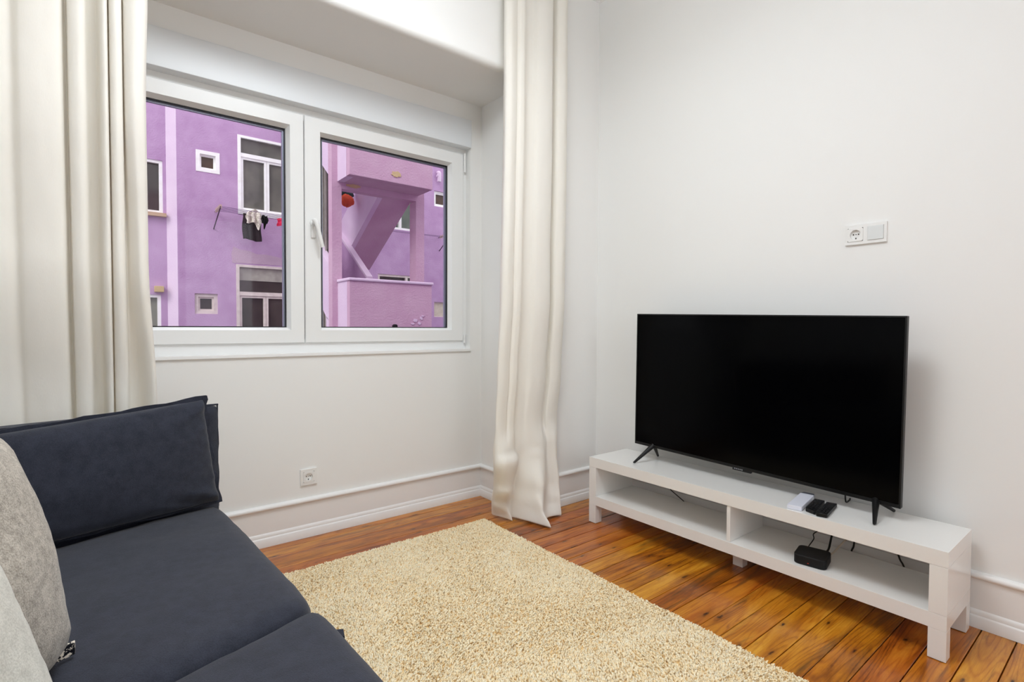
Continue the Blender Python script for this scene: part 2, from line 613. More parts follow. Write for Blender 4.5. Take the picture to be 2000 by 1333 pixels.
tag(obj('wall_right', B(0, 0.15, YB, 0.15, -0.09, ZC), WALL), kind='structure')
tag(obj('wall_corner', B(XN, 0.0, 0.0, 0.15, -0.09, ZC), WALL), kind='structure')
tag(obj('wall_return', B(XN, XN + 0.15, 0.0, YW + 0.2, -0.09, ZC), WALL), kind='structure')
bm = bmesh.new()
OX0, OX1, OZ0, OZ1 = -2.72, -0.677, 0.962, 2.42
walled(bm, XL, XN, -0.09, ZC, YW, YW + 0.2, [(OX0, OX1, OZ0, OZ1)])
tag(obj('wall_window', bm, WALL), kind='structure')
tag(obj('wall_left', B(XL - 0.15, XL, YB, YW + 0.2, -0.09, ZC), WALL), kind='structure')
bm = bmesh.new()
walled(bm, XL, 0.0, -0.09, ZC, YB - 0.15, YB, [(-2.6, -0.8, 0.5, 2.6)])
tag(obj('wall_back', bm, WALL), kind='structure')
tag(obj('ceiling', B(XL, 0.15, YB, YW + 0.2, ZC, ZC + 0.12), BEAMM), kind='structure')
# back window frame, unseen behind the camera, added for the fill lamp
bm = bmesh.new()
frame4(bm, -2.6, -0.8, 0.5, 2.6, 0.07, YB - 0.12, YB - 0.06)
box(bm, -1.735, -1.665, YB - 0.12, YB - 0.06, 0.57, 2.53)
tag(obj('window_2', bm, UPVC), kind='structure')

# dropped beam over the window bay with a rounded lower arris, flush with the corner wall
r_ = 0.035
prof = [(YW, ZS), (0.0 + r_, ZS)]
for k in range(1, 9):
    a = math.pi / 2 * k / 8
    prof.append((r_ - r_ * math.sin(a), ZS + r_ - r_ * math.cos(a)))
prof += [(0.0, ZC), (YW, ZC)]
tag(obj('ceiling_beam', P(prof, 'x', XL, XN), BEAMM, smooth=50), kind='structure')

# small cove moulding under the ceiling
bm = P([(0.0, ZC - 0.03), (-0.008, ZC - 0.028), (-0.03, ZC - 0.006), (-0.032, ZC), (0.0, ZC)], 'y', YB, 0.0)
tag(obj('trim_1', bm, TRIM), kind='structure')
bm = P([(0.0, ZC - 0.03), (-0.008, ZC - 0.028), (-0.03, ZC - 0.006), (-0.032, ZC), (0.0, ZC)], 'x', XL, 0.0)
tag(obj('trim_2', bm, TRIM), kind='structure')

# skirting: moulded foot, flat board, bead on top
BP = [(0.0, 0.0), (0.019, 0.0), (0.019, 0.040), (0.016, 0.045), (0.0135, 0.047), (0.0135, 0.055), (0.011, 0.062), (0.0065, 0.067),
      (0.0065, 0.180), (0.013, 0.182), (0.019, 0.188), (0.020, 0.194), (0.017, 0.202), (0.010, 0.2065), (0.0, 0.2075)]


def skirting(name, axis, sgn, plane, a, b):
    poly = [(plane + sgn * d, z) for d, z in BP]
    o = obj(name, P(poly, axis, a, b), TRIM, smooth=40)
    tag(o, kind='structure')


skirting('baseboard_right', 'y', -1, 0.0, YB, -0.0)
skirting('baseboard_corner', 'x', -1, 0.0, XN - 0.02, 0.0)
skirting('baseboard_return', 'y', -1, XN, -0.02, YW)
skirting('baseboard_window', 'x', -1, YW, XL, XN)
skirting('baseboard_left', 'y', 1, XL, YB, YW)
skirting('baseboard_back', 'x', 1, YB, XL, 0)

# ================================================================== WINDOW
win = bpy.data.objects.new('window_1', None)
C.objects.link(win)
win.location = (-1.70, YW, OZ0)
tag(win, kind='structure')
bm = bmesh.new()
box(bm, OX0, OX1, YW - 0.014, YW + 0.12, 2.248, OZ1 - 0.0005, bev=0.003)
obj('shutter_box', bm, mat('shutter_box_white', S(226, 230, 233), 0.35, 0.5), win)
bm = bmesh.new()
frame4(bm, OX0 + 0.0005, OX1 - 0.0005, OZ0 + 0.0005, 2.248, 0.060, YW + 0.05, YW + 0.12, wb=0.075, wt=0.06)
obj('fixed_frame', bm, UPVC, win)
bm = bmesh.new()
box(bm, OX0, OX1, YW - 0.010, YW + 0.05, OZ0 - 0.010, OZ0 + 0.006, bev=0.003)
obj('sill', bm, TRIM, win)
YF, YG = 0.512, 0.556


def sash(outer, inner):
    s = obj('sash', ring(bmesh.new(), outer, inner, YF, YG - 0.010, YW + 0.10), UPVC, win)
    bm = bmesh.new()
    g = 0.005
    i = inner
    frame4(bm, i[0], i[1], i[2], i[3], g, YG - 0.009, YG - 0.002)
    obj('gasket', bm, GASKET, s)
    bm = bmesh.new()
    frame4(bm, i[0] + 0.0, i[1] - 0.0, i[2] + 0.0, i[3] - 0.0, 0.013, YG + 0.004, YG + 0.02, wb=0.004)
    obj('spacer', bm, SPACER, s)  # spacer bar; its bluish strip also paints in the reflection in the glass
    bm = bmesh.new()
    box(bm, i[0], i[1], YG - 0.002, YG + 0.003, i[2], i[3])
    obj('pane', bm, GLASS, s)
    return s


sl = sash((-2.690, -1.6985, 1.019, 2.214), (-2.590, -1.781, 1.101, 2.132))
sr = sash((-1.6945, -0.705, 1.019, 2.214), (-1.600, -0.804, 1.101, 2.130))
# lever handle on the right hand sash
hb = obj('handle', tube(bmesh.new(), [(-1.652, YF, 1.655), (-1.652, YF - 0.010, 1.655), (-1.652, YF - 0.012, 1.655)], 0.017, 20,
                        radii=[0.018, 0.017, 0.013]), UPVC, sr, smooth=40)
bm = bmesh.new()
box(bm, -1.665, -1.639, YF - 0.008, YF, 1.575, 1.672, bev=0.006, seg=3)
tube(bm, [(-1.652, YF - 0.008, 1.655), (-1.652, YF - 0.045, 1.655)], 0.010, 14)
lev = smooth_path([(-1.660, YF - 0.038, 1.664), (-1.655, YF - 0.052, 1.656), (-1.647, YF - 0.056, 1.63), (-1.634, YF - 0.054, 1.575), (-1.620, YF - 0.052, 1.525)], 5)
tube(bm, lev, 0.010, 12, radii=[0.0125 - 0.003 * abs(i / (len(lev) - 1) - 0.2) for i in range(len(lev))])
hb2 = obj('lever', bm, PLASTIC_W, sr, smooth=40)
for z0, z1 in ((2.10, 2.22), (1.005, 1.055)):
    obj('hinge', tube(bmesh.new(), [(-0.697, YF - 0.004, z0), (-0.697, YF - 0.004, z1)], 0.0065, 12), UPVC, win, smooth=40)

# ================================================================== SOCKETS
def sock_plate(bm, c, u, n, s, r, d, th, seg=32):
    """square plate side s with a round hole r, thickness th, plus a cup of depth d; c centre, u sideways, n outwards"""
    c, u, n = Vector(c), Vector(u), Vector(n)
    zz = Vector((0, 0, 1))
    sqs, cir, bot = [], [], []
    for k in range(seg):
        a = 2 * math.pi * (k + 0.5) / seg
        ca, sa = math.cos(a), math.sin(a)
        m_ = max(abs(ca), abs(sa))
        sqs.append(c + (u * ca + zz * sa) * (s / 2 / m_))
        cir.append(c + (u * ca + zz * sa) * r)
    L1 = [bm.verts.new(p) for p in sqs]
    L2 = [bm.verts.new(p + n * th) for p in sqs]
    L3 = [bm.verts.new(p + n * th) for p in cir]
    L4 = [bm.verts.new(p + n * (th - d)) for p in cir]
    for a_, b_ in ((L1, L2), (L2, L3), (L3, L4)):
        for k in range(seg):
            bm.faces.new((a_[k], a_[(k + 1) % seg], b_[(k + 1) % seg], b_[k]))
    bm.faces.new(L4)


def pin(c, n, r=0.0026):
    c, n = Vector(c), Vector(n)
    return tube(bmesh.new(), [c - n * 0.001, c + n * 0.0008], r, 10)


# window wall socket
cs = Vector((-1.697, YW, 0.3165))
t = thing('wall_socket', 'single white wall socket low on the wall under the window', 'socket', (cs.x, YW, cs.z))
bm = bmesh.new()
bm2 = walled(bmesh.new(), cs.x - 0.0415, cs.x + 0.0415, cs.z - 0.0415, cs.z + 0.0415, YW - 0.009, YW,
             [(cs.x - 0.028, cs.x + 0.028, cs.z - 0.028, cs.z + 0.028)])
obj('cover_plate', bm2, PLASTIC_W, t)
sock_plate(bm, cs, (1, 0, 0), (0, -1, 0), 0.0555, 0.0195, 0.0098, 0.0105)
obj('socket_insert', bm, PLASTIC_W, t)
for dx, dz, r in ((-0.0095, 0.001, 0.0028), (0.0095, 0.001, 0.0028), (0, 0.001, 0.0018)):
    obj('contact', pin(cs + Vector((dx, -0.0008, dz)), (0, -1, 0), r), PIN, t)
obj('contact', B(cs.x - 0.002, cs.x + 0.002, YW - 0.003, YW - 0.0008, cs.z - 0.018, cs.z - 0.011), PIN, t)

# double plate on the right wall
cy, cz = -1.517, 1.509
t = thing('socket_and_switch_plate', 'double white plate with one socket and one blank switch above the television', 'socket', (0, cy, cz))
bm = bmesh.new()
# frame with two holes, in the y-z plane
tmp = walled(bmesh.new(), cy - 0.076, cy + 0.076, cz - 0.042, cz + 0.042, 0.0, 0.009,
             [(cy - 0.066, cy - 0.008, cz - 0.029, cz + 0.029), (cy + 0.008, cy + 0.066, cz - 0.029, cz + 0.029)])
for v in tmp.verts:
    a, b_, c_ = v.co
    v.co = (-0.009 + b_, a, c_)
bm.free()
obj('cover_plate', tmp, PLASTIC_W, t)
bm = bmesh.new()
sock_plate(bm, (0, cy + 0.037, cz), (0, 1, 0), (-1, 0, 0), 0.0575, 0.0205, 0.0105, 0.0112)
obj('socket_insert', bm, PLASTIC_W, t)
for dy, dz, r in ((0.0095, 0.002, 0.003), (-0.0095, 0.002, 0.003), (0, 0.002, 0.0022)):
    obj('contact', pin((-0.0009, cy + 0.037 + dy, cz + dz), (-1, 0, 0), r), PIN, t)
obj('contact', B(-0.003, -0.0007, cy + 0.035, cy + 0.039, cz - 0.018, cz - 0.012), PIN, t)
obj('rocker', B(-0.0115, 0, cy - 0.0655, cy - 0.0085, cz - 0.0285, cz + 0.0285, bev=0.002), PLASTIC_G, t)

# ================================================================== EXTERIOR
gr = obj('ground', B(-30, 30, YW + 0.25, 30, -4.3, -4.1), ASPHALT)
tag(gr, kind='structure')
# outer skin of our own house, seen from nobody but it shades the courtyard
bm = bmesh.new()
walled(bm, -9.0, 9.0, -4.1, 6.0, YW + 0.2, YW + 0.28, [(OX0 - 0.02, OX1 + 0.02, OZ0 - 0.02, OZ1 + 0.02)])
tag(obj('wall_outside', bm, PURPLE), kind='structure')
bld = thing('apartment_building', 'lilac rendered apartment building with white framed windows across the courtyard', 'building', (0, 10.5, -4.1))
YX = 10.5
wins = [  # x0,x1,z0,z1
    (-0.12, 1.62, 3.585, 5.33),   # W1 upper
    (-0.17, 1.60, 0.60, 2.475),   # W2 lower
    (-0.915, -0.469, 4.385, 4.835),
    (-0.962, -0.530, 1.365, 1.80),
    (2.55, 4.30, 3.70, 5.30),
    (3.15, 4.30, 0.9, 2.49),
    (4.824, 5.45, 4.49, 4.92),
    (4.824, 5.45, 1.385, 1.81),
]
bm = bmesh.new()
walled(bm, -1.26, 13.0, -4.1, 8.5, YX, YX + 0.3, wins)
obj('facade_wall', bm, PURPLE, bld)
# chamfered corner strip, then the set back wing on the left
bm = P([(-1.26, YX), (-1.26, YX + 0.3), (-1.43, YX + 0.3), (-1.43, YX + 0.14)], 'z', -4.1, 8.5)
obj('corner_strip', bm, LILAC_L, bld)
wl = [(-2.9, -1.49, 3.42, 4.51), (-2.9, -1.545, 0.2, 1.75)]
bm = bmesh.new()
walled(bm, -12.0, -1.43, -4.1, 8.5, YX + 0.14, YX + 0.44, wl)
obj('facade_wing', bm, PURPLE, bld)


def fpane(par, x0, x1, z0, z1, y, m=DARKGLASS):
    obj('pane', B(x0, x1, y, y + 0.01, z0, z1), m, par)


def big_window(x0, x1, z0, z1, ztr, fm, m1, m2, y=YX):
    """casement pair under a transom"""
    bm = bmesh.new()
    f = 0.065
    frame4(bm, x0, x1, z0, z1, f, y - 0.01, y + 0.12, wb=0.11, wt=0.055)
    box(bm, x0 + f, x1 - f, y + 0.0, y + 0.12, ztr, ztr + 0.085)
    wdw = obj('window', bm, fm, bld)
    xm = (x0 + x1) / 2 - 0.33
    n = 3
    wds = (x1 - x0 - 2 * f) / n
    for k in range(n):
        a = x0 + f + k * wds
        bm = bmesh.new()
        frame4(bm, a + 0.003, a + wds - 0.003, z0 + 0.11, ztr, 0.05, y + 0.02, y + 0.09)
        obj('casement', bm, fm, wdw)
        fpane(wdw, a + 0.05, a + wds - 0.05, z0 + 0.14, ztr - 0.04, y + 0.06, m1)
    fpane(wdw, x0 + f, x1 - f, ztr + 0.085, z1 - 0.05, y + 0.06, m2)
    return wdw


w1 = big_window(-0.12, 1.62, 3.585, 5.33, 4.86, UPVC_OLD, DARKGLASS, DARKGLASS)
w2 = big_window(-0.17, 1.60, 0.60, 2.475, 1.79, UPVC_DIRTY, DARKGLASS2, DARKGLASS2)
obj('blind', B(-0.10, 1.53, YX + 0.045, YX + 0.055, 2.13, 2.42), BLINDM, w2)


def small_window(x0, x1, z0, z1, fm, gm, f=0.07, y=YX, deep=0.0):
    bm = bmesh.new()
    frame4(bm, x0, x1, z0, z1, f, y - 0.008 + deep, y + 0.14)
    wdw = obj('window', bm, fm, bld)
    bm = bmesh.new()
    frame4(bm, x0 + f, x1 - f, z0 + f, z1 - f, 0.035, y + 0.06, y + 0.12)
    obj('casement', bm, fm, wdw)
    fpane(wdw, x0 + f + 0.03, x1 - f - 0.03, z0 + f + 0.03, z1 - f - 0.03, y + 0.10, gm)
    return wdw


small_window(-0.915, -0.469, 4.385, 4.835, UPVC_OLD, BROWNGLASS, 0.075)
small_window(-0.962, -0.530, 1.365, 1.80, UPVC_DIRTY, DARKGLASS2, 0.07, deep=0.04)
small_window(4.824, 5.45, 4.49, 4.92, UPVC_OLD, BROWNGLASS, 0.045, deep=0.05)
bw = obj('window', frame4(bmesh.new(), 4.824, 5.45, 1.385, 1.81, 0.03, YX + 0.06, YX + 0.14), UPVC_DIRTY, bld)
obj('board', B(4.85, 5.42, YX + 0.07, YX + 0.09, 1.41, 1.78), BEIGE, bw)


def pair_window(x0, x1, z0, z1, xm, fm, gm, y=YX):
    bm = bmesh.new()
    frame4(bm, x0, x1, z0, z1, 0.06, y + 0.02, y + 0.14)
    box(bm, xm - 0.035, xm + 0.035, y + 0.02, y + 0.14, z0 + 0.06, z1 - 0.06)
    wdw = obj('window', bm, fm, bld)
    fpane(wdw, x0 + 0.06, xm - 0.035, z0 + 0.06, z1 - 0.06, y + 0.1, gm)
    fpane(wdw, xm + 0.035, x1 - 0.06, z0 + 0.06, z1 - 0.06, y + 0.1, gm)
    return wdw


GREENGLASS = mat('greenish_window_glass', S(74, 84, 76), 0.1, 0.5, noise_scale=2, col2=S(104, 112, 100))
pair_window(2.55, 4.30, 3.70, 5.30, 3.80, UPVC_OLD, GREENGLASS)
pair_window(3.15, 4.30, 0.9, 2.49, 3.98, UPVC_DIRTY, DARKGLASS2)
YL = YX + 0.14
wa = pair_window(-2.9, -1.49, 3.42, 4.51, -2.1, UPVC_OLD, DARKGLASS2, YL)
wb_ = pair_window(-2.9, -1.545, 0.2, 1.75, -2.1, UPVC_OLD, DARKGLASS, YL)
obj('window_ledge', B(-2.95, -1.44, YL - 0.10, YL + 0.02, 3.35, 3.42), STONE, bld)
obj('wall_lamp', B(-1.66, -1.50, YL - 0.13, YL, 1.80, 1.92, bev=0.01), YELLOWP, bld)
# bare render patch over the lower window
bm = P([(-0.24, 2.50), (1.15, 2.52), (0.95, 2.60), (0.72, 2.70), (0.45, 2.74), (0.25, 2.73), (0.1, 2.79), (-0.08, 2.80), (-0.22, 2.86), (-0.26, 2.70)], 'y', YX - 0.006, YX + 0.01)
obj('render_patch', bm, PATCH, bld)
# pipe elbow on the wall at the far right
bm = bmesh.new()
tube(bm, smooth_path([(4.93, YX - 0.02, 5.42), (4.93, YX - 0.09, 5.40), (4.93, YX - 0.10, 5.3), (4.93, YX - 0.09, 5.16)], 5), 0.055, 12)
tube(bm, [(4.86, YX - 0.09, 5.32), (4.95, YX - 0.09, 5.32)], 0.04, 10)
obj('drain_pipe', bm, LILAC_L, bld, smooth=40)

# ---- stair tower in front of the facade
obj('upper_parapet', B(0.665, 2.205, 6.0, 6.14, 3.585, 4.75, bev=0.012), PINK, bld)
obj('upper_parapet_side', B(0.665, 0.78, 6.14, 6.5445, 3.585, 4.75), LILAC_L, bld)
obj('upper_parapet_end', B(2.09, 2.205, 6.14, 6.55, 3.585, 4.75), PINK, bld)
obj('upper_landing', B(0.78, 2.09, 6.14, 6.55, 3.585, 3.70), PINK, bld)
obj('beam', B(0.7375, 2.335, 6.55, 6.72, 3.475, 3.80), PINK, bld)
obj('column', B(0.568, 0.737, 6.545, 6.72, -4.1, 8.5), PINK, bld)
obj('column', B(2.16, 2.335, 6.55, 6.80, -4.1, 3.475), PINK, bld)
obj('column_upper', B(2.16, 2.335, 6.56, 6.80, 3.8, 8.5), PINK, bld)
# lower parapet with its cap
obj('lower_parapet', B(0.662, 2.184, 6.0, 6.12, -1.2, 1.86), PINK, bld)
obj('lower_parapet_side', B(0.662, 0.77, 6.12, 6.5445, -1.2, 1.86), LILAC_L, bld)
bm = bmesh.new()
box(bm, 0.64, 2.215, 5.975, 6.145, 1.86, 1.91, bev=0.018, seg=3)
box(bm, 0.64, 0.80, 6.12, 6.5445, 1.86, 1.91, bev=0.018, seg=3)
obj('parapet_cap', bm, LILAC_L, bld, smooth=40)
obj('lower_landing', B(0.66, 2.3, 6.12, 7.1, 0.72, 0.85), PINK, bld)
# right stair well wall keeps the column readable: side wall openings on the left
XS = 0.568
obj('side_wall_lintel', P([(6.72, 3.73), (7.35, 4.20), (9.5, 4.2), (9.5, 8.5), (6.72, 8.5)], 'x', XS, XS + 0.12), LILAC_L, bld)
obj('side_wall_parapet', P([(6.72, 2.16), (7.30, 2.59), (9.5, 4.1), (9.5, 2.9), (7.30, 1.62), (6.86, 1.28), (6.72, 1.20)], 'x', XS, XS + 0.12), LILAC_L, bld)
obj('side_wall_foot', P([(6.72, 1.2), (6.80, 1.26), (6.86, 1.28), (6.84, -1.5), (6.72, -1.5)], 'x', XS, XS + 0.12), LILAC_L, bld)
bm = bmesh.new()
for yy, r in ((7.14, 0.018), (7.28, 0.022), (7.40, 0.015)):
    box(bm, XS + 0.09, XS + 0.12, yy, yy + r * 2, -1.5, 4.2)
obj('stair_railing', bm, BLINDM, bld)
obj('dark_interior_panel', B(0.70, 0.72, 7.03, 7.52, -1.0, 4.6), DARKGLASS2, bld)  # dark sheet painting in the shade inside the side opening
# stair flights run away from the courtyard
fl = P([(6.7, 3.486), (7.99, 2.737), (8.63, 2.366), (8.63, 3.26), (8.52, 3.347), (7.71, 3.78), (6.7, 4.33)], 'x', 1.465, 1.56)
obj('stair_string', fl, LILAC_L, bld)
obj('stair_soffit', P([(6.72, 3.475), (8.63, 2.36), (8.63, 2.55), (6.72, 3.70)], 'x', 1.56, 2.127), PINK, bld)
obj('lower_stair_parapet', P([(7.02, 2.03), (8.55, 3.085), (8.55, 1.9), (7.02, 0.85)], 'x', 1.38, 1.465), PURPLE, bld)
obj('handrail_cap', P([(6.98, 2.00), (8.56, 3.09), (8.56, 3.14), (6.98, 2.05)], 'x', 1.36, 1.48), LILAC_L, bld)
bm = bmesh.new()
for k in range(8):
    box(bm, 0.78, 1.38, 7.05 + k * 0.19, 7.30 + k * 0.19, 0.70 + k * 0.16, 0.86 + k * 0.165)
obj('stair_flight', bm, PINK, bld)
obj('soffit_shade_slab', B(1.47, 2.15, 7.1, 8.8, 0.55, 0.75), PINK, bld)  # added slab, blocks light from below to darken the stair soffit
obj('stair_back_wall', B(0.60, 1.42, 8.75, 8.87, -1.0, 8.5), PURPLE, bld)
# spalled plaster spots
bm = bmesh.new()
def blob_on(bm, cx_, cz_, rx, rz, y, seed, n=18, th=0.012):
    rn = random.Random(seed)
    pts = []
    for k in range(n):
        a = 2 * math.pi * k / n
        q = 1 + rn.uniform(-0.22, 0.22)
        pts.append((cx_ + rx * q * math.cos(a), cz_ + rz * q * math.sin(a)))
    prism(bm, pts, 'y', y - th, y + 0.01)
blob_on(bm, 1.49, 3.735, 0.085, 0.05, 6.0, 3)
obj('plaster_spall', bm, YELLOWP, bld)
bm = bmesh.new()
blob_on(bm, 0.95, 3.55, 0.12, 0.03, 6.55, 5)
obj('plaster_spall', bm, YELLOWP, bld)
for a, b_, r1, r2, sd_ in ((1.85, 1.22, 0.04, 0.03, 1), (1.93, 1.17, 0.03, 0.025, 2), (1.97, 1.26, 0.025, 0.03, 4), (1.80, 1.16, 0.03, 0.015, 6), (2.0, 1.30, 0.03, 0.012, 8)):
    bm = bmesh.new()
    blob_on(bm, a, b_, r1, r2, 6.0, sd_)
    obj('render_bulge', bm, LILAC_L, bld)
bm = bmesh.new()
tube(bm, [(1.445, 6.02, 1.115), (1.445, 5.93, 1.115)], 0.035, 14)
obj('drain_outlet', bm, BLACKM, bld)

# orange bundle hung inside the stair tower
bm = bmesh.new()
bmesh.ops.create_uvsphere(bm, u_segments=24, v_segments=16, radius=1)
for v in bm.verts:
    n_ = noise.noise(v.co * 2.6) * 0.25 + 0.06 * math.sin(9 * math.atan2(v.co.y, v.co.x))
    v.co = Vector((1.235 + v.co.x * 0.13 * (1 + n_), 7.6 + v.co.y * 0.1, 3.54 + v.co.z * 0.115 * (1 + n_)))
ob = obj('laundry_bundle', bm, mat('orange_cloth', S(214, 74, 40), 0.8, 0.2, noise_scale=14, col2=S(236, 96, 60)), origin=(1.235, 7.6, 3.43), smooth=180)
tag(ob, 'orange red bundle of cloth inside the lilac stair tower', 'bundle')
bm = bmesh.new()
bmesh.ops.create_uvsphere(bm, u_segments=20, v_segments=12, radius=1)
for v in bm.verts:
    n_ = noise.noise(v.co * 2.1 + Vector((5, 0, 0))) * 0.3
    v.co = Vector((1.25 + v.co.x * 0.16 * (1 + n_), 7.72 + v.co.y * 0.08, 3.70 + v.co.z * 0.07 * (1 + n_)))
ob = obj('laundry_bundle', bm, mat('dark_blue_green_cloth', S(30, 48, 62), 0.8, 0.2, noise_scale=12, col2=S(58, 84, 78)), origin=(1.25, 7.72, 3.63), smooth=180)
tag(ob, 'dark blue green bundle behind the orange one in the stair tower', 'bundle')


# laundry racks
def rack(x, z, xe, label, n=5, flip=1):
    t = thing('clothesline', label, 'clothesline', (x, YX, z))
    bm = bmesh.new()
    tube(bm, [(x - 0.03 * flip, YX, z - 0.37), (x, YX - 0.62, z - 0.02)], 0.012, 8)
    tube(bm, [(x, YX, z), (x, YX - 0.64, z)], 0.010, 8)
    obj('bracket', bm, RUST, t)
    for k in range(n):
        yy = YX - 0.12 - 0.12 * k
        obj('line_holder', B(x - 0.015, x + 0.03, yy - 0.012, yy + 0.012, z - 0.03, z + 0.05), PEGW, t)
    for k in range(n):
        yy = YX - 0.12 - 0.12 * k
        pts = [(x + (xe - x) * q / 10, yy, z + 0.01 - 0.02 * math.sin(math.pi * q / 10)) for q in range(11)]
        obj('line', tube(bmesh.new(), pts, 0.0055, 5), WIRE, t)
    bm = bmesh.new()
    tube(bm, [(xe + 0.03 * flip, YX, z - 0.37), (xe, YX - 0.62, z - 0.02)], 0.012, 8)
    tube(bm, [(xe, YX, z), (xe, YX - 0.64, z)], 0.010, 8)
    obj('bracket', bm, RUST, t)
    return t


rack(-0.565, 3.57, 1.75, 'wire clothesline carrying laundry below the upper wide white window')
rack(4.96, 3.62, 2.6, 'clothesline bracket with no laundry, behind the right stair column', 2, -1)


def cloth(name, x0, x1, ztop, zbot, y, m, label, seed, ruffle=0.02, sag=0.0, low=None, high=None):
    nu, nv = 34, 30
    bm = bmesh.new()
    g = []
    for j in range(nv + 1):
        v = j / nv
        row = []
        for i in range(nu + 1):
            u = i / nu
            zt = (high(u) if high else ztop) + 0.012 * math.sin(u * 9 + seed)
            zb = low(u) if low else zbot + 0.02 * math.sin(u * 5 + seed)
            zz = zt + (zb - zt) * v
            yy = y + ruffle * math.sin(u * 17 + seed + 1.5 * v) * (0.4 + 0.6 * v) + 0.02 * noise.noise(Vector((u * 4, v * 3, seed)))
            xx = x0 + (x1 - x0) * u + 0.012 * math.sin(v * 7 + seed)
            row.append(bm.verts.new((xx, yy, zz)))
        g.append(row)
    for j in range(nv):
        for i in range(nu):
            bm.faces.new((g[j][i], g[j][i + 1], g[j + 1][i + 1], g[j + 1][i]))
    o = obj(name, bm, m, origin=((x0 + x1) / 2, y, zbot), smooth=180)
    sm = o.modifiers.new('thickness', 'SOLIDIFY'); sm.thickness = 0.006
    tag(o, label, 'laundry')
    return o


BLK = mat('black_cloth', S(40, 32, 38), 0.9, 0.1, noise_scale=8, col2=S(56, 44, 50))
BLK2 = mat('deep_black_cloth', S(14, 13, 18), 0.9, 0.1)
FLO = mat('floral_cloth', S(150, 146, 122), 0.9, 0.1, noise_scale=34, col2=S(250, 240, 232))
RED = mat('red_cloth', S(222, 44, 84), 0.9, 0.1, noise_scale=8, col2=S(238, 70, 104))
cloth('hanging_towel', -0.10, 0.27, 3.54, 2.98, YX - 0.36, BLK, 'large black cloth hanging on the clothesline outside', 1.0)
# bunched floral garment over the black cloth
cloth('hanging_blouse', -0.06, 0.235, 3.62, 3.3, YX - 0.53, FLO, 'pale floral garment draped over the black cloth on the clothesline', 2.3, 0.035,
      low=lambda u: 3.335 - 0.03 * math.exp(-((u - 0.1) / 0.15) ** 2) - 0.16 * math.exp(-((u - 0.78) / 0.12) ** 2), high=lambda u: 3.50 + 0.12 * math.sin(math.pi * u) ** 0.6)
cloth('hanging_shirt', 0.245, 0.385, 3.53, 3.33, YX - 0.47, BLK2, 'small black garment right of the floral one on the clothesline', 4.1, 0.03,
      low=lambda u: 3.36 - 0.13 * math.exp(-((u - 0.55) / 0.16) ** 2))
cloth('hanging_cloth', 0.60, 0.98, 3.53, 3.37, YX - 0.36, RED, 'small bright red cloth on the clothesline outside', 5.2, 0.015)

# ================================================================== CURTAINS
def curtain(name, keys, label, cols=260, rows=150, amp=0.004, seed=0, zhem=None):
    """keys: list of (z, [(x,y)...]) from top to bottom, the same number of points; smooth in both directions"""
    zs = [k[0] for k in keys]
    npt = len(keys[0][1])

    def cr(a, b, c, d, t):
        return 0.5 * ((2 * b) + (c - a) * t + (2 * a - 5 * b + 4 * c - d) * t * t + (3 * b - a - 3 * c + d) * t ** 3)
    prof = []
    for z, pts in keys:
        q = []
        for i in range(cols + 1):
            s = i / cols * (npt - 1)
            k = min(int(s), npt - 2)
            t = s - k
            idx = [max(k - 1, 0), k, k + 1, min(k + 2, npt - 1)]
            q.append(tuple(cr(*[pts[j][c] for j in idx], t) for c in (0, 1)))
        prof.append(q)
    bm = bmesh.new()
    g = []
    for j in range(rows + 1):
        w_ = j / rows
        w_ = 1 - (1 - w_) ** 1.25
        z = zs[0] + (zs[-1] - zs[0]) * w_
        k = 0
        while k < len(zs) - 2 and z < zs[k + 1]:
            k += 1
        t = (zs[k] - z) / (zs[k] - zs[k + 1])
        t = max(0, min(1, t))
        ts = t * t * (3 - 2 * t) if k > 0 else t
        row = []
        for i in range(cols + 1):
            a, b_ = prof[k][i], prof[k + 1][i]
            x, y_ = a[0] + (b_[0] - a[0]) * ts, a[1] + (b_[1] - a[1]) * ts
            n1 = noise.noise(Vector((x * 9, z * 2.2, seed))) * amp + noise.noise(Vector((x * 26, z * 11, seed + 3))) * amp * 0.35
            zz = z
            if zhem is not None:
                zz = z + zhem(i / cols) * max(0.0, 1 - z / 0.25)
            row.append(bm.verts.new((x, y_ + n1, zz)))
        g.append(row)
    for j in range(rows):
        for i in range(cols):
            bm.faces.new((g[j][i], g[j][i + 1], g[j + 1][i + 1], g[j + 1][i]))
    cx_ = sum(p[0] for p in keys[-1][1]) / npt
    cy_ = sum(p[1] for p in keys[-1][1]) / npt
    o = obj(name, bm, CURT, origin=(cx_, cy_, 0), smooth=180)
    sm = o.modifiers.new('thickness', 'SOLIDIFY'); sm.thickness = 0.0012
    tag(o, label, 'curtain')
    return o


RT = [(-.795, .01), (-.812, -.05), (-.79, -.085), (-.752, -.075), (-.738, -.058), (-.722, -.082), (-.694, -.080), (-.680, -.03), (-.655, -.012),
      (-.612, -.030), (-.585, -.072), (-.53, -.090), (-.482, -.070), (-.470, -.01), (-.447, -.005), (-.438, -.065), (-.395, -.085), (-.352, -.050), (-.350, -.015)]
def shift(pts, dx0, dx1, sy=1.0):
    n = len(pts)
    return [(p[0] + dx0 + (dx1 - dx0) * i / (n - 1), -0.02 + (p[1] + 0.02) * sy) for i, p in enumerate(pts)]


